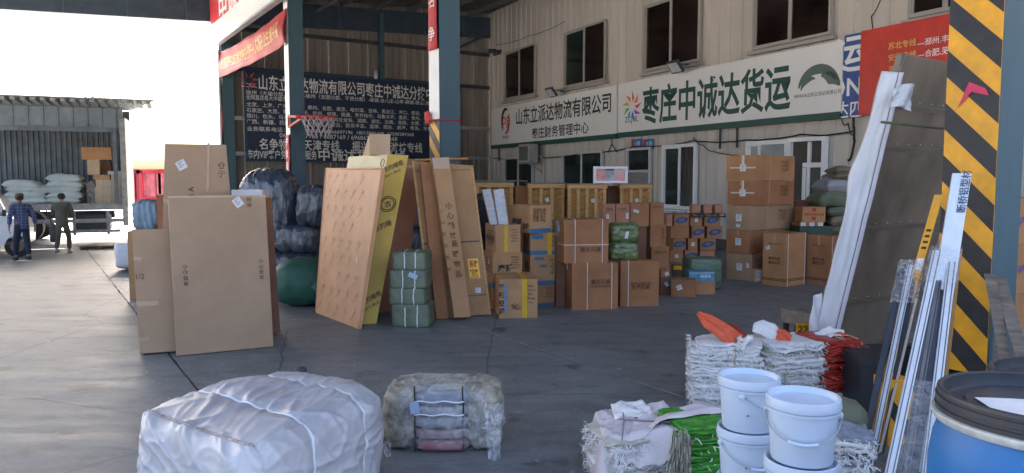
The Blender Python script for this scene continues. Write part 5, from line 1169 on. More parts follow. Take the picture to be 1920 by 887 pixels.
# broom leaning by the truck
p = G(104, 458); solo('broom', 'dark long handled broom leaning on the truck between the two men', 'broom', add(tube([D(100, 425, 23.6), D(84, 388, 24.2)], .022, 6), soft(D(100, 437, 23.5), (.12, .06, .3), V((1, 0, 0)), 6, 3, .02, 6)), 'dsteel')
# pallet and flat bits on the sunlit ground
for i, (x, y, lb) in enumerate(((178, 468, 'grey wooden pallet lying on the sunlit yard'),)):
    p = G(x, y); t = thing('pallet', lb, 'pallet', p)
    for j in range(6): part('deck_board', bx(p+V((-.5, j*.17, .09)), V((1.3, .1, 0)), V((-.01, .12, 0)), ZZ*.02), 'greywood', t)
    for j in range(3): part('stringer', bx(p+V((-.45+j*.55, .0, 0)), V((.09, 0, 0)), V((-.05, .95, 0)), ZZ*.088), 'greywood', t)

# red containers behind
RC = pbr('container_red', (.50, .03, .05), .5, var=.15, vs=2)
for i, (x0, x1, Y, lb) in enumerate(((262, 330, 34, 'bright red ribbed container beyond the yard, right one'), (247, 262, 32, 'dark red ribbed container end beyond the yard, left one'))):
    xa, xb = D(x0, 330, Y).x, D(x1, 330, Y).x; zt = D(0, 319, Y).z; t = thing('container', lb, 'container', V(((xa+xb)/2, Y+1, 0)), 'red containers')
    m_ = RC if i == 0 else pbr('container_dark_red', (.33, .02, .04), .5, var=.15)
    part('frame', add(bx((xa, Y-.05, 0), (.14, 0, 0), (0, .1, 0), (0, 0, zt)), bx((xb-.14, Y-.05, 0), (.14, 0, 0), (0, .1, 0), (0, 0, zt)), bx((xa, Y-.05, zt-.15), (xb-xa, 0, 0), (0, .1, 0), (0, 0, .15)), bx((xa+.15, Y-.05, zt*.45), (xb-xa-.3, 0, 0), (0, .1, 0), (0, 0, .12)), bx((xa+.15, Y-.05, .05), (xb-xa-.3, 0, 0), (0, .1, 0), (0, 0, .15))), m_, t)
    part('side_wall', ribbed(lambda s, z, o: V((s, Y+.1-o, z)), xa, xb, .1, zt-.02, [xa+.12+.21*j for j in range(int((xb-xa-.15)/.21))], .05, .045, .02), RC if i else pbr('container_pink', (.62, .20, .24), .5, var=.3), t)
    part('roof', bx((xa, Y-.05, zt+.002), (xb-xa, 0, 0), (0, 2.2, 0), (0, 0, .04)), m_, t); part('back_wall', bx((xa, Y+2.1, .05), (xb-xa, 0, 0), (0, .04, 0), (0, 0, zt-.05)), m_, t)

# white wrapped bundle, blue clothes bundle, small boxes on cartons behind the left group
WF = pbr('white_wrap', (.66, .65, .66), .4, var=.08, vs=6, bump=.5, bs=12)
p = D(236, 450, 16.5); solo('bundle', 'long white film wrapped bundle lying behind the left cartons', 'bundle', soft(V((D(243, 430, 16.8).x, 17.6, .36)), (.34, 1.3, .34), V((.95, .1, 0)), 14, 5, .03, 4, 5), WF, smooth=True)
p = nbox(243, 300, 434, Y=12.6, az=6, l=.7, z0=0); b = p; carton(b, 'tan carton behind the left group under the pale blue clothes bundle', TAN)
LB = pbr('pale_blue_cloth', (.26, .36, .44), .75, var=.25, vs=5, bump=.5, bs=12, stretch=(1, 1, .3))
solo('bundle', 'pale blue bundle of knotted clothes standing behind the left cartons', 'bundle', soft(V((XatZ(276, 12.9, 1.4), 12.95, b.top+(D(0, 376, 12.9).z-b.top)/2)), (.21, .2, (D(0, 376, 12.9).z-b.top)/2), V((1, 0, 0)), 16, 3.5, .03, 7, 8, fn=lambda u, p: .02*sin(p.x*70+p.z*8)), LB, smooth=True)
b3 = nbox(295, 306, 365, Y=12.75, az=5, l=.3, z0=b.top, w=.16); carton(b3, 'narrow grey-brown carton standing by the pale blue bundle', BRN)

# tree beyond the truck
def tree(px, ytop, Y, h, R, label, n=900):
    x = D(px, 300, Y).x; zt = D(px, ytop, Y).z; t = thing('tree', label, 'tree', V((x, Y, 0)))
    part('trunk', tube([V((x, Y, 0)), V((x+.1, Y, zt*.35)), V((x-.1, Y+.1, zt*.7)), V((x, Y, zt*.93))], [.2, .16, .1, .03], 8), 'greywood', t, smooth=True)
    for i in range(7):
        a = i*2.4; z = zt*(.45+.06*i); part('limb', tube([V((x, Y, z)), V((x+cos(a)*R*.5, Y+sin(a)*R*.5, z+R*.4)), V((x+cos(a)*R*.8, Y+sin(a)*R*.8, z+R*.9))], [.08, .05, .015], 5), 'greywood', t)
    v, f = [], []
    cl = [V((x+rnd.gauss(0, R*.45), Y+rnd.gauss(0, R*.45), zt-abs(rnd.gauss(0, 1.3))-R*.1)) for _ in range(26)]
    for i in range(n):
        c = rnd.choice(cl)+V((rnd.gauss(0, .28), rnd.gauss(0, .28), rnd.gauss(0, .22))); s = rnd.uniform(.08, .16); e = V((rnd.gauss(0, 1), rnd.gauss(0, 1), rnd.gauss(0, 1))).normalized(); q = e.orthogonal().normalized(); j = len(v)
        v += [c-e*s, c+q*s*.5, c+e*s, c-q*s*.5]; f.append((j, j+1, j+2, j+3))
    part('crown', (v, f), pbr('leaf', (.10, .14, .05), .7, var=.3, vs=2), t, kind='stuff')
tree(172, 183, 55, 8, 1.0, 'pale leafy treetop rising behind the truck roof, left one'); tree(200, 187, 57, 8, .7, 'smaller leafy treetop behind the truck roof, right one', 600)

# ================================================================== PLASTIC WRAPPED BALES, GREEN SACKS
BP = pbr('black_film', (.07, .09, .12), .22, var=.4, vs=4, bump=1.0, bs=13, spec=.9, stretch=(1, 1, .35), bdist=.04)
BG_ = 'bales wrapped in black plastic'
def wr(s, fx=26, a=.018): return lambda u, p: a*1.3*ridg(V((p.x*fx*.28+p.z*2+s, p.y*3, p.z*1.6+s)), 1)+a*.8*ridg(V((p.x*fx*.6-p.z*4+s, p.y*5+s, p.z*4)), 1)+a*.5*mn.noise(V((p.x*22, p.y*22, p.z*9+s)))
def bale(x0, x1, y0, y1, Y, dp, label, seed, name='bale', mat=BP, grp=BG_, k=4, z0=None, cat='bale', **kw):
    zb = D(0, y1, Y).z if z0 is None else z0; zt = D(0, y0, Y).z; xa, xb = XatZ(x0, Y, (zb+zt)/2), XatZ(x1, Y, (zb+zt)/2)
    return solo(name, label, cat, soft(V(((xa+xb)/2, Y+dp*.5, (zb+zt)/2)), ((xb-xa)/2, dp/2, (zt-zb)/2), V((1, 0, 0)), 24, k, .025, 3, seed, **kw), mat, group=grp, smooth=True), zt
zfl = 0
_, z1 = bale(470, 598, 478, 575, 13.4, .9, 'lowest black plastic bale behind the green sack', 3, z0=0, fn=wr(1), k=5)
_, z2 = bale(512, 590, 425, 0, 13.5, .8, 'middle black plastic bale with glossy creases above the green sack', 4, z0=z1, fn=wr(2))
_, z3 = bale(440, 545, 318, 0, 13.6, 1.0, 'biggest black plastic bale bulging up behind the white box', 5, z0=z1-.03, fn=wr(3, 30, .025), k=3)
_, z4 = bale(553, 606, 350, 0, 13.5, .8, 'upright black plastic bale squeezed against the peach door carton', 6, z0=z2-.02, fn=wr(4, 34))
bale(700, 800, 430, 560, 14.2, .8, 'added black plastic bale darkening the gap behind the leaning door cartons', 12, z0=0, fn=wr(7))  # added filler, not a known bale; its black closes a bright gap
gsack = bale(500, 612, 490, 597, 11.6, .9, 'bulging dark green woven sack with a tied corner lying on the floor', 9, 'sack', M['green'], None, 2.6, z0=0, cat='sack')[0]
cx = D(613, 552, 11.7)
part('tied_corner', tube([D(596, 535, 11.75), D(606, 547, 11.7), D(614, 553, 11.65), D(619, 552, 11.62)], [.16, .09, .03, .045], 10), 'green', gsack, smooth=True)
# stack of four green bundles with white cords
GB = pbr('green_cloth_bundle', (.15, .175, .115), .6, var=.25, vs=5, bump=.5, bs=10, spec=.5)
Yg = 10.15; z = 0
tops = [571, 541, 507, 473]; xs = [(736, 808), (731, 800), (732, 803), (737, 802)]
for i in range(4):
    zt = D(0, tops[i], Yg).z; xa, xb = XatZ(xs[i][0], Yg, z), XatZ(xs[i][1], Yg, z)
    t = thing('bundle', ['lowest green tarpaulin bundle with two white cords', 'second green tarpaulin bundle from the floor', 'third green tarpaulin bundle with white and blue tag', 'topmost green tarpaulin bundle of the four'][i], 'bundle', V(((xa+xb)/2, Yg+.2, z)), 'stack of four green bundles')
    hx, hz, dp = (xb-xa)/2, (zt-z)/2, .21
    part('wrapped_cloth', soft(V(((xa+xb)/2, Yg+dp, z+hz)), (hx, dp, hz*1.02), V((1, -.12, 0)), 14, 9, .010, 6, 20+i), GB, t, smooth=True)
    for u in (-.35, .3):
        cxx = (xa+xb)/2+hx*u; e = V((1, -.12, 0)).normalized()
        pts = []
        for j in range(25):
            a = 2*pi*j/24; ca, sa_ = cos(a), sin(a); q = (abs(ca)**9+abs(sa_)**9)**(-1/9)
            pts.append(V((cxx+rnd.uniform(-.004, .004), Yg+dp-.12*(cxx-(xa+xb)/2)+ca*q*(dp+.008), z+hz+sa_*q*(hz*1.02+.004))))
        part('cord', tube(pts, .008, 5, False), 'wstrap', t)
    if i == 2: p = V(((xa+xb)/2-.02, Yg-.02, z+hz+.05)); part('tag', bx(p, V((.12, -.01, -.05)), V((.03, 0, .06)), V((0, -.004, 0))), pbr('blue_tag', (.35, .45, .62), .4), t)
    z = zt-.004
# green film roll bale on the large carton
GF = pbr('green_film', (.15, .20, .075), .22, var=.35, vs=5, bump=.7, bs=8, spec=.7, bdist=.03)
zr0 = c2.top; zr1 = D(0, 420, c2.Y).z; xr_ = (XatZ(1142, c2.Y, zr0)+XatZ(1200, c2.Y, zr0))/2; R = (XatZ(1200, c2.Y, zr0)-XatZ(1142, c2.Y, zr0))/2
t = thing('bale', 'round green film wrapped bale standing on the large strapped carton', 'bale', V((xr_, c2.Y+R+.02, zr0)))
for i in range(2):
    hz = (zr1-zr0)/2; part('wrapped_roll', soft(V((xr_, c2.Y+R+.02, zr0+hz*(i+.5))), (R*(1 if i else .97), R, hz*.53), V((1, 0, 0)), 18, 4.5, .012, 8, 50+i, fn=lambda u, p: .012*ridg(V((p.x*5, p.y*5, p.z*14)), 1)), GF, t, smooth=True)
p = D(1171, 440, c2.Y); part('paper_label', bx(V((p.x, c2.Y-.005, p.z-.06)), V((.05, 0, 0)), V((.02, 0, .11)), V((0, -.004, 0))), 'paper', t)
# pale green wrapped block on the floor at right
Yb_ = G(1330, 547).y; x0, x1 = XatZ(1297, Yb_, .4), XatZ(1360, Yb_, .4)
solo('bale', 'pale green film wrapped block standing behind the light blue box', 'bale', soft(V(((x0+x1)/2, Yb_+.5, D(0, 484, Yb_+.3).z/2)), ((x1-x0)/2, .26, D(0, 484, Yb_+.3).z/2), V((1, .1, 0)), 16, 7, .012, 6, 71), pbr('pale_green_film', (.13, .20, .13), .3, var=.35, vs=6, bump=.6, bs=12, stretch=(.4, .4, 2)), smooth=True)
# dark hanging tarpaulin behind the silver panels
solo('tarpaulin', 'dark blue tarpaulin bundle behind the silver panels', 'tarpaulin', soft(V((XatZ(895, 12.6, 1.2), 12.75, .9)), (.26, .2, .9), V((1, .2, 0)), 14, 4, .03, 5, 81, fn=wr(5, 40)), pbr('dark_blue_tarp', (.02, .026, .04), .5, bump=.4, bs=9))
# ================================================================== turn the truck with its load to its true angle
_pv = V((X1, TY, 0)); _an = radians(22)
for o in list(S.objects):
    if o.parent is None and o.get('label') and (o.get('category') == 'truck' or 'truck bed' in (o.get('group') or '') or 'truck tail' in o['label'] or 'tail of the truck' in (o.get('group') or '')):
        d = o.location-_pv; c_, s_ = cos(_an), sin(_an)
        o.location = _pv+V((d.x*c_-d.y*s_, d.x*s_+d.y*c_, d.z)); o.rotation_euler.z += _an

# ================================================================== FOREGROUND BALES
WC = pbr('white_poly_cloth', (.54, .54, .57), .42, var=.10, vs=1.5, bump=.2, bs=5, spec=.5, bdist=.015, tint=(.34, .34, .36))
def crs(p, s=1.0, pw=7): return (1-abs(mn.noise(p*s)))**pw
def hmap(c4, zb, zt, u, amp, seed, folds):
    a, b_, z = (u.x+1)/2, (u.y+1)/2, (u.z+1)/2
    q = zt[0]*(1-a)*(1-b_)+zt[1]*a*(1-b_)+zt[2]*a*b_+zt[3]*(1-a)*b_
    p = c4[0]*(1-a)*(1-b_)+c4[1]*a*(1-b_)+c4[2]*a*b_+c4[3]*(1-a)*b_+ZZ*(zb+(q-zb)*z)
    nn = (c4[1]-c4[0]).normalized()*u.x+(c4[3]-c4[0]).normalized()*u.y+ZZ*u.z*.9; nn.normalize()
    so = V((seed, seed*2, seed*3)); e = amp*(mn.noise(p*1.6+so)*1.5+mn.noise(p*4+so)*.4)
    if folds: e += folds(u, p)
    p = p+nn*e
    if p.z < zb+.002: p.z = zb+.002
    return p, nn
def hx(c4, zb, ztop, n=40, k=7, amp=.02, seed=0, folds=None):
    """soft block on a four-cornered footprint c4 (front-left, front-right, back-right, back-left)"""
    bm = bmesh.new(); bmesh.ops.create_cube(bm, size=2); bmesh.ops.subdivide_edges(bm, edges=bm.edges[:], cuts=n-1, use_grid_fill=True)
    for q in bm.verts:
        d = q.co.normalized(); r = (abs(d.x)**k+abs(d.y)**k+abs(d.z)**k)**(-1/k); q.co = hmap(c4, zb, ztop, d*r, amp, seed, folds)[0]
    v = [x.co.copy() for x in bm.verts]; f = [tuple(x.index for x in g.verts) for g in bm.faces]; bm.free(); return v, f
c4 = [V((-2.27, 4.20, 0)), V((-1.20, 3.38, 0)), V((-.80, 4.78, 0)), V((-1.66, 5.50, 0))]
zt = [.765, .80, .69, .70]
def wf(u, p):
    e = 0
    for g in (-.30, .52): e -= .024*math.exp(-((u.y-g)/.035)**2)+.014*math.exp(-((u.y-g)/.13)**2)
    pq = V((u.x, u.y, u.z))
    # creases pulled towards the bands, along the length, and finer crumples everywhere
    near = .35+.65*max(math.exp(-((u.y+.30)/.25)**2), math.exp(-((u.y-.52)/.25)**2))
    e += .020*crs(V((u.x*3.2+u.y*1.0, u.y*1.1, u.z*3.2+4)), 1, 9)*near+.014*crs(V((u.x*2.2-u.y*2.6+7, u.y*.8, u.z*2.2)), 1, 11)
    e += .006*crs(V((u.x*5+u.y*3.2+2, u.y*1.5, u.z*4)), 1, 8)
    if u.y < -.85: e += .018*crs(V((u.x*2.6+u.z*2.2+1, u.z*.9, 3)), 1, 8)
    if u.x > .85: e += .016*crs(V((u.y*3.4+u.z*1.2, u.z*.8, 9)), 1, 7)+.004*crs(V((u.y*8-u.z*3, u.z*1, 12)), 1, 7)
    return e
wb_ = thing('bale', 'big white cloth bale tied with two white bands in the left foreground', 'bale', (c4[0]+c4[2])/2)
part('cloth_cover', hx(c4, 0, zt, 84, 6, .030, 4, wf), WC, wb_, smooth=True)
def sq(a, k=6): ca, sa_ = cos(a), sin(a); q = (abs(ca)**k+abs(sa_)**k)**(-1/k); return ca*q, sa_*q
for g in (-.30, .52):
    pts = []
    for j in range(97):
        x, z = sq(2*pi*j/96); u = V((x, g, z)); p, nn = hmap(c4, 0, zt, u, .030, 4, wf); pts.append(p+nn*.006)
    part('band', tube(pts, .011, 6, False), 'wstrap', wb_, smooth=True)
pts = []
for j in range(40):
    x = -.93+1.86*j/39; d = V((x, -.985, .985)); r = (abs(d.x)**6+abs(d.y)**6+abs(d.z)**6)**(-1/6); p, nn = hmap(c4, 0, zt, d*r, .03, 4, wf); pts.append(p+nn*.004)
part('hem', tube(pts, [.007+.005*abs(mn.noise(V((j*.7, 1, 1)))) for j in range(40)], 6), pbr('stained_hem', (.44, .38, .36), .7, var=.4, vs=16), wb_, smooth=True)
p, nn = hmap(c4, 0, zt, V((-.75, .97, .97)), .03, 4, wf)
part('knot', soft(p-ZZ*.04, (.035, .02, .022), V((1, .3, 0)), 6, 2.5, .01, 12, 2), 'dsteel', wb_)
# small bale wrapped in clear film
sbp = thing('bale', 'smaller bale of folded cloth wrapped in clear film beside the big white bale', 'bale', V((-.53, 5.75, 0)))
xL, xR = D(724, 790, 5.6).x, D(938, 790, 5.6).x; Yf, Yb2 = 5.42, 5.98; ztb = .475
BE = pbr('beige_cloth', (.36, .33, .26), .6, var=.45, vs=7, bump=.8, bs=18, bdist=.03)
for i, (a, b_, lb) in enumerate(((0, .27, None), (.70, 1.0, None))):
    xa, xb = xL+(xR-xL)*a, xL+(xR-xL)*b_
    part('cloth_end', soft(V(((xa+xb)/2, (Yf+Yb2)/2, ztb/2)), ((xb-xa)/2, .275, ztb/2*.96), V((1, 0, 0)), 26, 3.6, .03, 7, 60+i, fn=lambda u, p: .02*crs(V((p.x*9, p.y*9, p.z*5)), 1, 6)), BE, sbp, smooth=True)
part('cloth_top', soft(V(((xL+xR)/2, (Yf+Yb2)/2+.06, ztb-.06)), ((xR-xL)/2*.9, .22, .055), V((1, 0, 0)), 14, 5, .012, 6, 66), BE, sbp, smooth=True)
lays = [((.36, .15, .17), 'rose'), ((.36, .22, .24), 'dusty_pink'), ((.27, .28, .30), 'grey'), ((.34, .35, .36), 'pale_grey_blue'), ((.25, .275, .33), 'blue_grey')]
for i, (c_, nm) in enumerate(lays):
    z0_ = .01+i*.087; part('folded_layer', soft(V(((xL+xR)/2-.0, (Yf+Yb2)/2-.03, z0_+.044)), ((xR-xL)*.25, .27, .046), V((1, 0, 0)), 14, 4, .008, 9, 80+i), pbr('cloth_'+nm, c_, .75, var=.2, vs=9, bump=.4, bs=20), sbp, smooth=True)
FL = film('clear_film', clear=.95, bump=1, bs=13)
part('clear_wrap', soft(V(((xL+xR)/2, (Yf+Yb2)/2, ztb/2+.003)), ((xR-xL)/2+.012, .295, ztb/2+.008), V((1, 0, 0)), 36, 4, .028, 7, 90, fn=lambda u, p: .016*crs(V((p.x*7+p.z*5, p.y*7, p.z*11)), 1, 6)), FL, sbp, smooth=True)
for a in (.285, .69): 
    x_ = xL+(xR-xL)*a; part('black_cord', tube([V((x_+.004*sin(j), Yf-.028-.0, .02+.5*j/12)) for j in range(13)], .006, 5), 'ink', sbp)
for z_ in (.30, .40): part('white_cord', tube([V((xL+(xR-xL)*(.28+.42*j/10), Yf-.03, z_+.006*sin(j*1.3))) for j in range(11)], .006, 5), 'wstrap', sbp)
part('tag', bx(V((xL+(xR-xL)*.25, Yf-.045, .31)), V((.07, 0, .01)), V((0, .003, 0)), V((-.01, 0, .09))), pbr('blue_tag', (.35, .45, .62)), sbp)
LF = film('loose_film', clear=.7, bump=1, bs=14)
def flap(p0, p1, w, seed): 
    p0, p1 = V(p0), V(p1); s = (p1-p0).cross(V((0, 1, 0))).normalized()
    return grid(lambda u, v: p0.lerp(p1, v)+s*w*(u-.5)*(1-.4*v)+V((0, -.02-.05*mn.noise(V((u*3, v*5, seed))), .02*mn.noise(V((u*6, v*4, seed+3))))), 10, 16)
for q_ in (flap((xR-.05, Yf+.0, .38), (xR-.04, Yf-.12, .0), .14, 1), flap((xR-.14, Yf-.03, .20), (xR+.03, Yf-.05, .30), .06, 2), flap((xL+.03, Yf, .1), (xL+.06, Yf-.08, .01), .07, 5)): part('loose_film', q_, LF, sbp, smooth=True)

# ================================================================== WOVEN BAG BUNDLES
WB = pbr('white_woven', (.80, .785, .77), .55, var=.12, vs=8, bump=.3, bs=60, spec=.4); WB2 = pbr('cream_woven', (.55, .52, .44), .6, var=.2, vs=8)
OR = pbr('orange_print', (.68, .10, .035), .45, var=.12, vs=6); RD = pbr('red_print_bag', (.45, .035, .02), .45, var=.45, vs=14, stretch=(1, 1, 6)); GR = pbr('green_print_bag', (.06, .32, .035), .45, var=.5, vs=14, stretch=(1, 1, 6))
PKB = pbr('pinkish_white_woven', (.62, .56, .58), .5, var=.08, vs=3, bump=.3, bs=30)
def bagbundle(c, w, d, h, yaw, n, mats, label, seed, cords=(.5,), pinch=0, grp='tied bundles of woven bags', bulge=.06, fr=260, side=(1, 1)):
    fr = int(fr*3.2); n = int(n*1.25)
    t = thing('bag_bundle', label, 'bag bundle', V(c), grp); c = V(c)
    ex = V((cos(yaw), sin(yaw), 0)); ey = V((-sin(yaw), cos(yaw), 0)); r = random.Random(seed); lh = h/n
    for i in range(n):
        m_ = mats[i % len(mats)] if not callable(mats) else mats(i)
        wv = .35 if m_ is RD or m_ is GR else 1
        dx, dy = r.uniform(-.04, .04), r.uniform(-.03, .03); q = sin(pi*(i+.5)/n); ww, dd = w/2*(1-bulge+bulge*q+r.uniform(-.03, .02)), d/2*(1-bulge+bulge*q+r.uniform(-.03, .02))
        g = soft(V((0, 0, 0)), (ww, dd, lh*.60), V((1, 0, 0)), 9, 7, .006, 7, seed+i, fn=lambda u, p: 0)
        vs = []
        for p in g[0]:
            z = lh*(i+.5)+p.z*(1.0)+.020*mn.noise(V((p.x*5, p.y*5, seed+i*.15)))*min(1, i/3)-pinch*0
            # waves at the rim: the folded mouths of the bags
            e = max(abs(p.x)/ww, abs(p.y)/dd); z += wv*(.028*mn.noise(V((p.x*13+i*.9, i*1.3, seed)))+.028*mn.noise(V((i*1.1, p.y*13+i, seed+4))))*max(0, e-.6)*2.5; dd2 = wv*.03*mn.noise(V((p.x*9, i*2.7, p.y*9)))*max(0, e-.7)*3; p = p+V((dd2, dd2, 0))
            vs.append(c+ex*(p.x+dx)+ey*(p.y+dy)+ZZ*max(.003, z))
        part('folded_bags', (vs, g[1]), m_, t, smooth=True)
    # frayed edges: short curled strips of weave hanging out between the layers
    v, f = [], []
    for i in range(fr):
        if r.random() < .6: a, b_ = r.uniform(-.5, .5)*w, -d/2*side[1]*(1+r.uniform(-.04, .02)); o = ey*(-side[1])
        else: a, b_ = -w/2*side[0]*(1+r.uniform(-.04, .02)), r.uniform(-.5, .5)*d; o = ex*(-side[0])
        z = r.uniform(.03, 1)*h; p = c+ex*a+ey*b_+ZZ*z; L = r.uniform(.018, .065); s = (o.cross(ZZ)+ZZ*r.uniform(-1, 1)).normalized()*r.uniform(.0015, .006); tw = o.cross(ZZ)*r.uniform(-.05, .05); j = len(v)
        p1 = p+o*L*.5+ZZ*r.uniform(-.012, .015)+tw*.4; p2 = p+o*L*.75-ZZ*r.uniform(-.02, .035)+tw
        v += [p-s, p+s, p1+s, p1-s, p2+s*.5, p2-s*.5]; f += [(j, j+1, j+2, j+3), (j+3, j+2, j+4, j+5)]
    part('frayed_edge', (v, f), WB, t, kind='stuff')
    for u in cords:
        pts = []
        for j in range(33):
            a = 2*pi*j/32; ca, sa_ = cos(a), sin(a); q = (abs(ca)**5+abs(sa_)**5)**(-.2)
            pts.append(c+ex*(w*(u-.5))+ey*(ca*q*(d/2+.012))+ZZ*max(.006, h/2+sa_*q*(h/2+.004)))
        part('tie_cord', tube(pts, .007, 5, False), pbr('straw_cord', (.5, .42, .25), .7, var=.2), t)
    return t, ex, ey
def flap3(pts, w, mat, par, seed=0, wdir=None, name='bag_flap', amp=.03, n=12):
    """a cloth strip along pts; w list of half widths"""
    pts = [V(p) for p in pts]; m_ = len(pts)-1
    def fn(u, v):
        t = v*m_; i = min(int(t), m_-1); p = pts[i].lerp(pts[i+1], t-i); ww = w[i]+(w[i+1]-w[i])*(t-i); dr = (pts[i+1]-pts[i]).normalized(); s = V(wdir) if wdir is not None else dr.cross(ZZ).normalized()
        nn = dr.cross(s).normalized(); return p+s*ww*(u*2-1)+nn*amp*mn.noise(V((u*4+seed, v*5, seed)))+nn*amp*.5*sin(u*6+seed)
    return part(name, sheet(fn, n, n+6, .003, V((0, .3, -1))), mat, par, smooth=True)
tA, ex, ey = bagbundle(G(1372, 770)+V((.0, .27, 0)), .60, .50, .58, radians(-12), 24, [WB], 'white woven bag bundle with tall orange flap, leftmost of the back row', 11, (.62,), fr=420)
oA = wloc(tA)
flap3([oA+V((.10, -.12, 0.57)), oA+V((-.02, -.10, 0.67)), oA+V((-.16, -.02, 0.76)), oA+V((-.25, .02, 0.83))], [.10, .085, .075, .02], OR, tA, 3, (.5, .2, .75), amp=.02)
flap3([oA+V((.16, -.1, 0.57)), oA+V((.10, -.0, 0.65)), oA+V((.04, .1, 0.69))], [.06, .06, .03], RD, tA, 5, (.6, .2, .6))
flap3([oA+V((.05, -.22, 0.55)), oA+V((.12, -.2, 0.62)), oA+V((.18, -.1, 0.64))], [.10, .08, .05], WB, tA, 6)
tB, ex, ey = bagbundle(G(1482, 760)+V((0, .24, 0)), .60, .52, .57, radians(10), 22, [WB, WB, WB2, WB, WB], 'white and cream woven bag bundle, middle of the back row, two-coloured flap on top', 17, (.3,), fr=380)
oB = wloc(tB)
flap3([oB+V((-.02, -.1, 0.55)), oB+V((-.10, -.05, 0.64)), oB+V((-.20, .0, 0.68)), oB+V((-.27, .03, 0.67))], [.09, .09, .08, .05], WB, tB, 8, (.3, .45, .75), amp=.015)
flap3([oB+V((.02, -.14, 0.56)), oB+V((-.03, -.1, 0.61)), oB+V((-.08, -.08, 0.64))], [.10, .09, .07], OR, tB, 9, (.35, .45, .6), amp=.015)
tC, ex, ey = bagbundle(G(1562, 755)+V((.02, .20, 0)), .44, .5, .58, radians(24), 26, lambda i: RD if i > 5 else WB, 'bright red woven bag bundle tied with cream cord, right in the back row', 23, (.55, .9), fr=30)
oC = wloc(tC)
flap3([oC+V((.0, .0, 0.55)), oC+V((.12, -.02, 0.59)), oC+V((.24, -.05, 0.55)), oC+V((.30, -.08, 0.49))], [.10, .10, .07, .01], OR, tC, 12, (.1, .6, .3), amp=.015)
flap3([oC+V((-.1, .0, 0.56)), oC+V((.05, .03, 0.61)), oC+V((.18, .02, 0.59))], [.12, .12, .08], WB, tC, 14, (.1, .8, .2))
flap3([oC+V((.2, -.26, 0.46)), oC+V((.27, -.30, 0.32)), oC+V((.30, -.33, 0.16))], [.04, .05, .02], WB, tC, 15, (.8, .2, .2))
# front row: green bundle half covered by a pinkish white bag
gC = V((1.27, 4.90, 0))
tG, ex, ey = bagbundle(gC, .44, .48, .455, radians(14), 22, lambda i: GR if i > 1 else WB, 'bright green woven bag bundle in the front row beside the white buckets', 31, (.68,), fr=14)
tW, ex, ey = bagbundle(gC+V((-.44, .05, 0)), .50, .50, .34, radians(14), 14, [WB, WB2, WB], 'white woven bag bundle under a pinkish white bag, leftmost in the front row', 37, (), fr=380)
oW = wloc(tW)
def cover(u, v):
    a, b_ = (u-.5)*2, (v-.5)*2; x = a*.335; y = b_*.315
    sa = max(0, abs(a)-.72)/.28; sb = max(0, -b_-.66)/.34
    hang = .27 if a < 0 else .07
    z = .40+.05*a-hang*sa**1.2-(.20+.14*mn.noise(V((a*2.5, 3, 1))))*sb**1.15-.03*a*a+.03*mn.noise(V((a*1.6, b_*1.6, 1)))
    z += .016*crs(V((a*2.4+b_, b_*1.3, 4)), 1.1, 8)+.010*crs(V((a*4-b_*3, b_*4, 8)), 1, 7)
    e2 = math.exp(-((a+.05-.35*b_)/.05)**2)*.018+math.exp(-((b_-.1-.4*a)/.05)**2)*.014
    return oW+V((x+.02-.02*sa*(1 if a > 0 else -1), y*.97, max(.03, z-e2)))
part('covering_bag', sheet(cover, 60, 60, .004, V((0, 0, -1))), PKB, tW, smooth=True)
flap3([oW+V((.02, .08, .405)), oW+V((.02, .2, .42)), oW+V((.0, .34, .435))], [.17, .17, .14], WB, tW, 41, (.8, .1, .1), amp=.02)
part('tie_cord', add(tube([oW+V((-.14, -.29, .20)), oW+V((-.10, -.2, .395)), oW+V((-.06, .02, .41)), oW+V((-.04, .22, .41))], .005, 5), tube([oW+V((-.1, .0, .415)), oW+V((.1, -.08, .43)), oW+V((.30, -.16, .44))], .006, 5)), pbr('grey_cord', (.25, .22, .24), .7), tW)
flap3([gC+V((-.36, -.02, .36)), gC+V((-.24, .02, .455)), gC+V((-.02, .08, .475)), gC+V((.18, .10, .475)), gC+V((.26, .10, .44))], [.25, .23, .17, .12, .08], PKB, tG, 44, (.3, .7, .0), amp=.03)
part('frayed_mouth', (lambda g: g)(add(*[flap((gC.x-.24+.008*i, gC.y-.27-.01*(i % 3), .46-.02*i % .1), (gC.x-.30+.012*i, gC.y-.33, .10+.02*(i % 5)), .02, i) for i in range(14)])), WB2, tG, kind='stuff')
# grey junk bag bundle by the buckets
tJ, ex, ey = bagbundle(V((2.30, 4.95, 0)), .24, .36, .33, radians(-10), 12, [pbr('grey_blue_bag', (.28, .33, .40), .6, var=.4, vs=12), WB], 'greyish woven bag bundle right of the buckets under an olive sack', 51, (), fr=180)
solo('sack', 'small olive sack lying right of the white buckets', 'sack', soft(V((2.47, 5.40, .30)), (.12, .18, .11), V((1, .2, 0)), 12, 2.6, .02, 6, 6), SK[0], smooth=True, loc=V((2.47, 5.40, .20)))
tK, ex, ey = bagbundle(V((2.47, 5.42, 0)), .28, .36, .195, 0, 10, [WB2, WB], 'low cream woven bag bundle carrying the small olive sack', 57, (), fr=60)

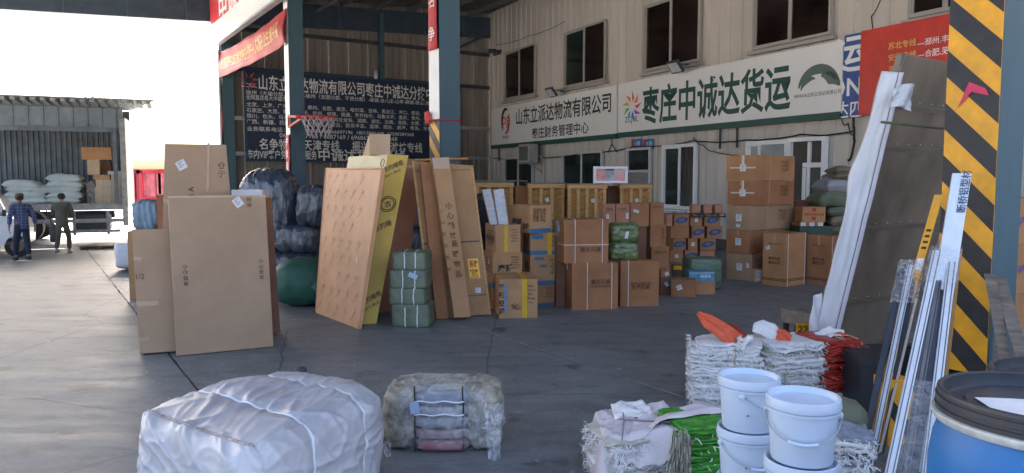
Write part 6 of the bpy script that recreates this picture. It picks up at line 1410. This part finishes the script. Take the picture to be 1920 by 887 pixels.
# ================================================================== BUCKETS
WBK = pbr('bucket_plastic', (.52, .62, .75), .34, var=.035, vs=3, spec=.5, bump=.03, bs=40)
def bucket(x, y, z, label, handle=None, R=.150, h=.28, rot=0):
    t = thing('bucket', label, 'bucket', V((x, y, z)), 'white paint buckets stacked in two piles'); c = V((x, y, z)); r0 = R*.86
    part('body', lathe([(r0*.97, 0), (r0, .008), (R*.955, h-.065), (R*.955, h-.062), (R*1.02, h-.060), (R*1.02, h-.050), (R*.97, h-.048), (R*.97, h-.040)], c, 48), WBK, t, smooth=False)
    part('lid', lathe([(R*.99, h-.045), (R*1.035, h-.043), (R*1.045, h-.036), (R*1.03, h-.014), (R*1.015, h-.001), (R*.995, h+.001), (R*.955, h-.0015), (R*.935, h-.006), (R*.925, h-.022), (R*.90, h-.027), (.002, h-.025)], c, 48, capb=True, capt=True), WBK, t, smooth=False)
    for o in t.children:
        for p in o.data.polygons: p.use_smooth = len(p.vertices) == 4
        try: o.data.set_sharp_from_angle(angle=radians(35))
        except Exception: pass
    for s in (-1, 1): part('handle_lug', soft(c+V((cos(rot)*s*R*.99, sin(rot)*s*R*.99, h-.075)), (.012, .016, .014), V((cos(rot), sin(rot), 0)), 5, 4, 0), WBK, t, smooth=True)
    if handle is not None:
        a0 = V((cos(rot), sin(rot), 0)); f = V((sin(rot), -cos(rot), 0)); pts = []
        for j in range(25):
            q = pi*j/24; pts.append(c+a0*cos(q)*(R*1.02)+f*(sin(q)*(R*1.0)+.012)+ZZ*(h-.075-.105*sin(q)*handle))
        part('handle', tube(pts, .0028, 6), 'steel', t, smooth=True)
        part('grip', tube(pts[9:16], .0085, 8), WBK, t, smooth=True)
    part('mark', bx(c+V((-R*.35, -R*.93, h*.35)), V((.012, -.002, .004)), V((0, -.001, 0)), V((-.004, 0, .006))), pbr('dull_red_mark', (.3, .1, .1), .6), t)
    return t
hB = .28
for i in range(4): bucket(1.262, 3.14, i*hB, ['lowest bucket of the right pile of white buckets', 'second bucket from the floor in the right pile of white buckets', 'third bucket of the right pile, its rim under the topmost', 'topmost white bucket of the right pile with wire handle hanging in front'][i], handle=.9 if i > 1 else None, rot=radians(-20 if i == 3 else 30))
for i in range(4): bucket(1.205, 3.69, i*.265, ['lowest bucket of the left pile of white buckets', 'second bucket from the floor in the left pile of white buckets', 'third bucket of the left pile, its handle showing beside the green bags', 'topmost white bucket of the left pile, beside the woven bags'][i], handle=.9 if i > 1 else None, rot=radians(60 if i == 3 else 10), R=.149, h=.265)

# ================================================================== DRUMS ON PALLETS
def pallet(x, y, z, label, w=.66):
    t = thing('pallet', label, 'pallet', V((x, y, z)), 'wooden pallets under the blue drums')
    for i in range(5): part('deck_board', bx((x-w/2, y-w/2+i*w/5+.01, z+.122), (w, 0, 0), (0, w/5-.03, 0), (0, 0, .022)), 'greywood', t)
    for i in range(3): part('stringer', bx((x-w/2+i*(w-.08)/2, y-w/2, z+.02), (.08, 0, 0), (0, w, 0), (0, 0, .1)), 'greywood', t)
    for i in range(3): part('bottom_board', bx((x-w/2, y-w/2+i*(w-.1)/2, z+.001), (w, 0, 0), (0, .1, 0), (0, 0, .018)), 'greywood', t)
BLU = pbr('drum_blue', (.002, .135, .40), .45, var=.10, vs=3, bump=.12, bs=10, spec=.5); BLID = pbr('drum_lid', (.022, .028, .042), .42, var=.4, vs=5, bump=.15, bs=18, tint=(.055, .052, .05))
def drum(x, y, z, label, detail=True, R=.29, h=.93):
    t = thing('drum', label, 'drum', V((x, y, z)), 'blue plastic drums on pallets'); c = V((x, y, z))
    o = part('body', lathe([(R*.80, 0), (R*.90, .012), (R*.95, .05), (R*1.0, .14), (R*1.01, h*.5), (R*1.0, h-.20), (R*.965, h-.12), (R*.91, h-.075), (R*.90, h-.06)], c, 64), BLU, t, smooth=True)
    part('clamp_ring', lathe([(R*.90, h-.066), (R*.965, h-.064), (R*.99, h-.052), (R*.985, h-.040), (R*.93, h-.036)], c, 64, capb=False), pbr('zinc_ring', (.60, .62, .58), .38, .3, var=.2, vs=14), t, smooth=True)
    part('lid', lathe([(R*.90, h-.040), (R*.955, h-.038), (R*.96, h-.024), (R*.94, h-.022), (R*.94, h-.014), (R*.955, h-.012), (R*.955, h+.004), (R*.935, h+.006), (R*.935, h+.012), (R*.945, h+.014), (R*.94, h+.024), (R*.92, h+.028), (R*.885, h+.024), (R*.88, h), (R*.865, h-.014), (R*.84, h-.018), (R*.70, h-.014), (R*.68, h-.006), (R*.50, h-.006), (R*.46, h-.014), (.002, h-.014)], c, 64, capb=True, capt=True), BLID, t, smooth=True)
    for o in t.children:
        try: o.data.set_sharp_from_angle(angle=radians(40))
        except Exception: pass
    if detail:
        zz = z+h-.0045
        part('paper_sheet', sheet(lambda u, v: V((x-.19+.27*u+.03*v, y-.10+.01*u+.17*v-.10*u, zz+.004+.006*sin(u*3)*v)), 6, 6, .001, V((0, 0, -1))), 'paper', t)
        part('print', add(*[bx(V((x-.11+.012*i, y-.125+.02*i, zz+.0075)), V((.10, -.045, 0)), V((.002, .006, 0)), V((0, 0, .0008))) for i in range(5)]), 'ink', t)
        part('small_label', bx(V((x-.13, y-.20, zz)), V((.085, 0, 0)), V((.01, .028, 0)), V((0, 0, .001))), 'paper', t)
        part('rust_stain', ([V((x-.16+.05*cos(a)*(1+.3*sin(3*a)), y-.055+.028*sin(a)*(1+.3*cos(2*a)), z+h-.0045)) for a in [2*pi*i/14 for i in range(14)]], [tuple(range(14))]), pbr('rust', (.09, .045, .03), .8, var=.4, vs=20), t)
    return t
DZ = .147
for i in range(3): pallet(1.545, 2.10, i*DZ, ['lowest', 'middle', 'upper'][i]+' wooden pallet under the nearest blue drum')
drum(1.545, 2.10, 3*DZ, 'nearest blue plastic drum with black lid, paper sheet on top and metal clamp ring', h=.96)
for i in range(2): pallet(2.26, 2.95, i*DZ, ['lower', 'upper'][i]+' wooden pallet under the farther blue drum')
drum(2.26, 2.95, 2*DZ, 'farther blue plastic drum at the right edge, only its dark lid showing', False, h=.95)

# ================================================================== BIG LEANING PANEL WITH FOAM EDGE
PB = pbr('panel_brown', (.17, .132, .095), .38, var=.42, vs=1.3, bump=.12, bs=4, spec=.5, stretch=(1, 1, .5))
bl = V((XatZ(1535, 7.42, 0), 7.42, 0)); tl = D(1694, 100, 6.72); br = bl+B*1.55; tr = tl+B*1.55-ZZ*.02
b = slab([bl, br, tr, tl], A*.07)
pn = slabthing(b, 'leaning_panel', 'tall dark brown riveted panel with white foam edge leaning on the striped column', 'panel', PB, bev=.012); F = b.F
for i, v_ in enumerate((.26, .50, .74, .86)):
    part('cross_seam', add(F.rect(0, v_-.004, 1, v_+.004, .001, .012), F.rect(0, v_-.012, 1, v_-.006, .001, .004)), pbr('seam_metal', (.17, .14, .11), .35, .4, var=.2), pn)
    part('rivet', add(*[soft(F.at(.03+.135*j, v_+.012, .008), (.008, .008, .008), V((1, 0, 0)), 3, 2, 0) for j in range(8)]), 'steel', pn, kind='stuff')
part('edge_strip', tube([F.at(0, i/20, .01+.003*sin(i)) for i in range(21)], .014, 6), pbr('edge_metal', (.2, .18, .16), .4, .4), pn, smooth=True)
FO = pbr('white_foam', (.66, .68, .72), .5, var=.07, vs=4, bump=.3, bs=10, spec=.4)
Q = [D(1520, 655, 7.30), D(1556, 655, 7.24), D(1684, 136, 6.60), D(1655, 134, 6.66)]
Q[0].z = max(.02, Q[0].z); n_f = (Q[1]-Q[0]).cross(Q[3]-Q[0]).normalized(); n_f = n_f if n_f.y > 0 else -n_f
def foam(u, v):
    k = .5-.5*math.cos(min(1, max(0, (v-.74)/.1))*pi); p = Q[0].lerp(Q[1], u).lerp(Q[3].lerp(Q[2], u), v)
    side = (Q[1]-Q[0]).normalized(); wob = .009*mn.noise(V((v*9, u*1.5, 2)))+(.05*math.exp(-((v-.66)/.09)**2)*(1-u) if True else 0)
    return p-side*wob*(1-u*.7)-n_f*(.01+.012*ridg(V((u*2, v*7, 5)), 1))
part('foam_edge', sheet(foam, 10, 60, .11, n_f), FO, pn, smooth=True)
part('foam_lip', sheet(lambda u, v: foam(1, v)+V((.035*u+.004, -.012, 0))-V((0, .01, 0))*u, 3, 60, .02, n_f), pbr('foam_lip', (.60, .60, .68), .4, var=.05), pn, smooth=True)
def fl2(u, v): a = u*1.0; p = D(1674+40*u-6*v, 168+34*v-6*sin(u*3)+22*u*(v-.5)*.8, 6.55); return p+V((0, -.02*sin(u*9+v*4)-.02*mn.noise(V((u*5, v*5, 1))), 0))
part('film_flap', sheet(fl2, 14, 14, .003, V((0, 1, 0))), FO, pn, smooth=True)
part('film_flap', sheet(lambda u, v: D(1514+18*u+10*v, 556+96*(1-v)-8*u, 7.2)+V((0, -.02*sin(u*7+v*9), 0)), 8, 14, .003, V((0, 1, 0))), FO, pn, smooth=True)
part('green_strap', add(tube([D(1652+ (1768-1652)*i/10, 229+ (241-229)*i/10, 6.50+ .5*i/10*0) for i in range(11)], .012, 5)), pbr('green_strap', (.03, .14, .08)), pn)

# ================================================================== ALUMINIUM PROFILES LEANING ON THE COLUMN
AL = pbr('white_aluminium', (.60, .63, .66), .28, .35, var=.08, vs=3, stretch=(3, 3, .3), spec=.6); ALD = pbr('dark_aluminium', (.045, .050, .065), .32, .3, var=.25, vs=3, stretch=(2, 2, .3)); ALG = pbr('grey_aluminium', (.16, .155, .155), .35, .3, var=.2)
PG_ = 'aluminium profiles leaning on the striped column'
side = V((.93, -.36, 0)).normalized()
def prof(x0, y0, Y0, x1, y1, Y1, w, th, mat, label, groove=True):
    p, q = D(x0, y0, Y0), D(x1, y1, Y1); 
    # carry the bar down to the floor along its own line
    d = (q-p).normalized(); p = q+d*((q.z-.015)/-d.z)
    t = thing('profile', label, 'profile', V((p.x, p.y, 0)), PG_)
    part('bar', bar(p, q, w, th, side), mat, t, bev=.004)
    if groove:
        nrm = side.cross((q-p).normalized()).normalized(); nrm = nrm if nrm.y < 0 else -nrm
        for s in (-.28, .28): part('groove', bar(p+side*w*s+nrm*(th/2+.0005), q+side*w*s+nrm*(th/2+.0005), .008, .003, side), ALG if mat is AL else ALD, t)
    return p, q
def filmsleeve(t0, t1, ends, w, th, label, dense=.45, seed=1, par=None):
    (p, q) = ends; a, b_ = p.lerp(q, t0), p.lerp(q, t1); d = (b_-a); nn = side.cross(d.normalized()).normalized()
    def fn(u, v):
        an = 2*pi*u; x, y = cos(an), sin(an); r_ = (abs(x)**5+abs(y)**5)**(-.2)
        return a+d*v+side*x*r_*(w/2)*(1+.05*mn.noise(V((x*2, y*2, v*20+seed))))+nn*y*r_*(th/2)*(1+.2*mn.noise(V((x*3, y*3, v*24+seed))))
    return grid(fn, 28, 50)
e1 = prof(1668, 887, 4.72, 1757, 472, 5.50, .062, .05, AL, 'left white profile of the thick wrapped bundle')
e2_ = prof(1696, 887, 4.76, 1766, 480, 5.54, .055, .045, ALG, 'grey profile in the middle of the thick wrapped bundle')
e3_ = prof(1713, 887, 4.76, 1777, 480, 5.54, .055, .04, ALD, 'dark profile in the middle of the thick wrapped bundle')
e4 = prof(1737, 887, 4.74, 1787, 472, 5.50, .062, .05, AL, 'right white profile of the thick wrapped bundle')
e5 = prof(1716, 887, 5.02, 1803, 326, 5.66, .13, .035, AL, 'longest white profile reaching highest on the striped plate', False)
e6 = prof(1752, 887, 4.86, 1799, 470, 5.62, .03, .05, pbr('orange_wood', (.32, .16, .03), .5, var=.2), 'thin orange brown bar at the right edge of the profile bundle', False)
fs = thing('film_wrap', 'crumpled clear film round the middle and foot of the thick profile bundle', 'film', e1[0].lerp(e1[1], .5))
cen = (e1[0].lerp(e4[0], .5), e1[1].lerp(e4[1], .5)); FW2 = film('profile_film', clear=1.05, bump=1, bs=12, stretch=(1.6, 1.6, 3.5))
part('film_sleeve', filmsleeve(.84, 1.01, cen, .22, .12, '', seed=4), FW2, fs, smooth=True); part('film_sleeve', filmsleeve(.02, .42, cen, .25, .12, '', seed=9), FW2, fs, smooth=True)
e7 = prof(1622, 830, 5.45, 1692, 498, 5.95, .05, .05, ALD, 'left dark profile of the thinner wrapped bundle'); e8 = prof(1640, 830, 5.42, 1708, 498, 5.9, .05, .05, AL, 'white profile of the thinner wrapped bundle'); e9 = prof(1656, 835, 5.42, 1716, 505, 5.9, .03, .045, ALD, 'right dark profile of the thinner wrapped bundle')
fs2 = thing('film_wrap', 'crumpled clear film round the top of the thinner profile bundle', 'film', e8[1]-ZZ*.4)
part('film_sleeve', filmsleeve(.78, 1.02, e8, .19, .11, '', seed=14), film('profile_film_b', clear=.9, bump=1, bs=13, stretch=(2, 2, 1.2)), fs2, smooth=True)
e10 = prof(1652, 838, 5.40, 1718, 560, 5.80, .02, .03, pbr('pale_strip', (.55, .48, .42), .5), 'thin pale strip right of the thinner wrapped bundle', False)
# writing and marks on the high profile
dq = (e5[1]-e5[0]).normalized(); nn = side.cross(dq).normalized(); nn = nn if nn.y < 0 else -nn; o_ = e5[0].lerp(e5[1], .80)+nn*.0205-side*.0675
Fp = Face(o_, o_+side*.135, o_+dq*.5, nn); solo('printed_label', 'column of small dark characters printed on the highest white profile', 'label', Fp.text('断桥铝型材', .72, .6, w=.34, rot=pi/2, bold=.02), 'navyink')
# yellow level
p, q = D(1728, 478, 5.9), D(1760, 366, 6.0); lv = thing('level', 'yellow slotted level leaning between the panel and the striped plate', 'tool', V((p.x-.25, p.y-.1, 0)))
d_ = (q-p).normalized(); p = q+d_*((q.z-.01)/-d_.z)
part('rail', bar(p, q, .06, .03, side), 'yel', lv); part('slot', add(*[bar(q-d_*(.30+.05*i), q-d_*(.32+.05*i), .035, .034, side) for i in range(4)]), 'ink', lv)
part('vial', bar(q-d_*.65, q-d_*.55, .045, .035, side), 'wstrap', lv)

# grey boards leaning at the right of the column
for i, (x0, y0, x1, y1, Y0, Y1, w, lb) in enumerate(((1888, 690, 1856, 515, 5.25, 5.6, .075, 'pale edged grey board leaning on the teal column, left one'), (1915, 660, 1872, 520, 5.2, 5.62, .09, 'wide weathered grey board leaning on the teal column, right one'), (1868, 690, 1880, 530, 5.7, 5.72, .05, 'thin grey board standing behind the two leaning boards'))):
    p, q = D(x0, y0, Y0), D(x1, y1, Y1); d_ = (q-p).normalized(); p = q+d_*((q.z-.012)/-d_.z); solo('board', lb, 'board', bar(p, q, w, .03, V((.8, -.6, 0))), 'greywood', group='weathered boards by the column')
# trolley with the number plate
tp = G(1500, 668); tt = thing('trolley', 'low trolley with a pale wooden beam and a yellow plate reading 22', 'trolley', V((tp.x, tp.y, 0)))
q0, q1 = D(1465, 590, 8.2), D(1517, 598, 8.0)
part('wooden_beam', bar(q0, q1, .16, .15, V((.2, 1, 0))), pbr('beam_wood', (.26, .20, .15), .8, var=.3, vs=6, bump=.3, bs=20), tt, bev=.012)
q2 = D(1493, 628, 7.93); part('number_plate', bx(q2, V((.15, -.01, 0)), V((0, .02, 0)), ZZ*.125), 'yel', tt); Fq = Face(q2, q2+V((.15, -.01, 0)), q2+ZZ*.125, V((0, -1, 0))); part('lettering', Fq.text('22', .45, .5, h=.08, bold=.03), 'ink', tt)
part('post', add(bar(V((q2.x+.05, 8.03, .02)), V((q2.x+.05, 8.03, q1.z-.07)), .05, .05), bar(V((q0.x+.05, 8.18, .02)), V((q0.x+.05, 8.18, q0.z-.08)), .05, .05)), 'dsteel', tt)
part('base', bx(V((q0.x-.02, 7.9, .003)), V((.42, -.02, 0)), V((0, .4, 0)), ZZ*.05), 'dsteel', tt)
# dark crate-like block behind the bags, below the panel
solo('toolbox', 'dark grey plastic toolbox on the floor below the leaning panel', 'toolbox', add(bx((3.05, 6.35, 0), (.85, .1, 0), (-.04, .42, 0), (0, 0, .42)), bx((3.03, 6.33, .425), (.89, .1, 0), (-.04, .46, 0), (0, 0, .09)), bar((3.3, 6.5, .55), (3.65, 6.54, .55), .04, .03)), pbr('dark_plastic', (.03, .033, .04), .4, bump=.1))
# cartons right of the column, at the edge of the picture
for i, (y0, y1, lb) in enumerate(((600, 700, 'lowest'), (470, 600, 'middle'), (372, 470, 'topmost'))):
    pass
z = 0
for i, h_ in enumerate((.62, .62, .58)):
    bb = nbox(1890, 1990, 0, Y=9.2, az=8, l=.6, z0=z, h=h_); carton(bb, ['lowest', 'middle', 'topmost'][i]+' carton of the stack at the right edge behind the teal column', OCH, 'cartons at the right edge'); z = bb.top+.002
    if i: part('lettering', bb.F.text('林内电器', .35, .5, w=.5, bold=.03), pbr('violet_ink', (.12, .08, .3), .6), bb.t)
solo('sack', 'small pale sack lying behind the profiles at the foot of the striped plate', 'sack', soft(V((3.34, 5.42, .09)), (.16, .13, .09), V((1, .3, 0)), 8, 2.5, .012, 8, 77), SK[1], smooth=True)
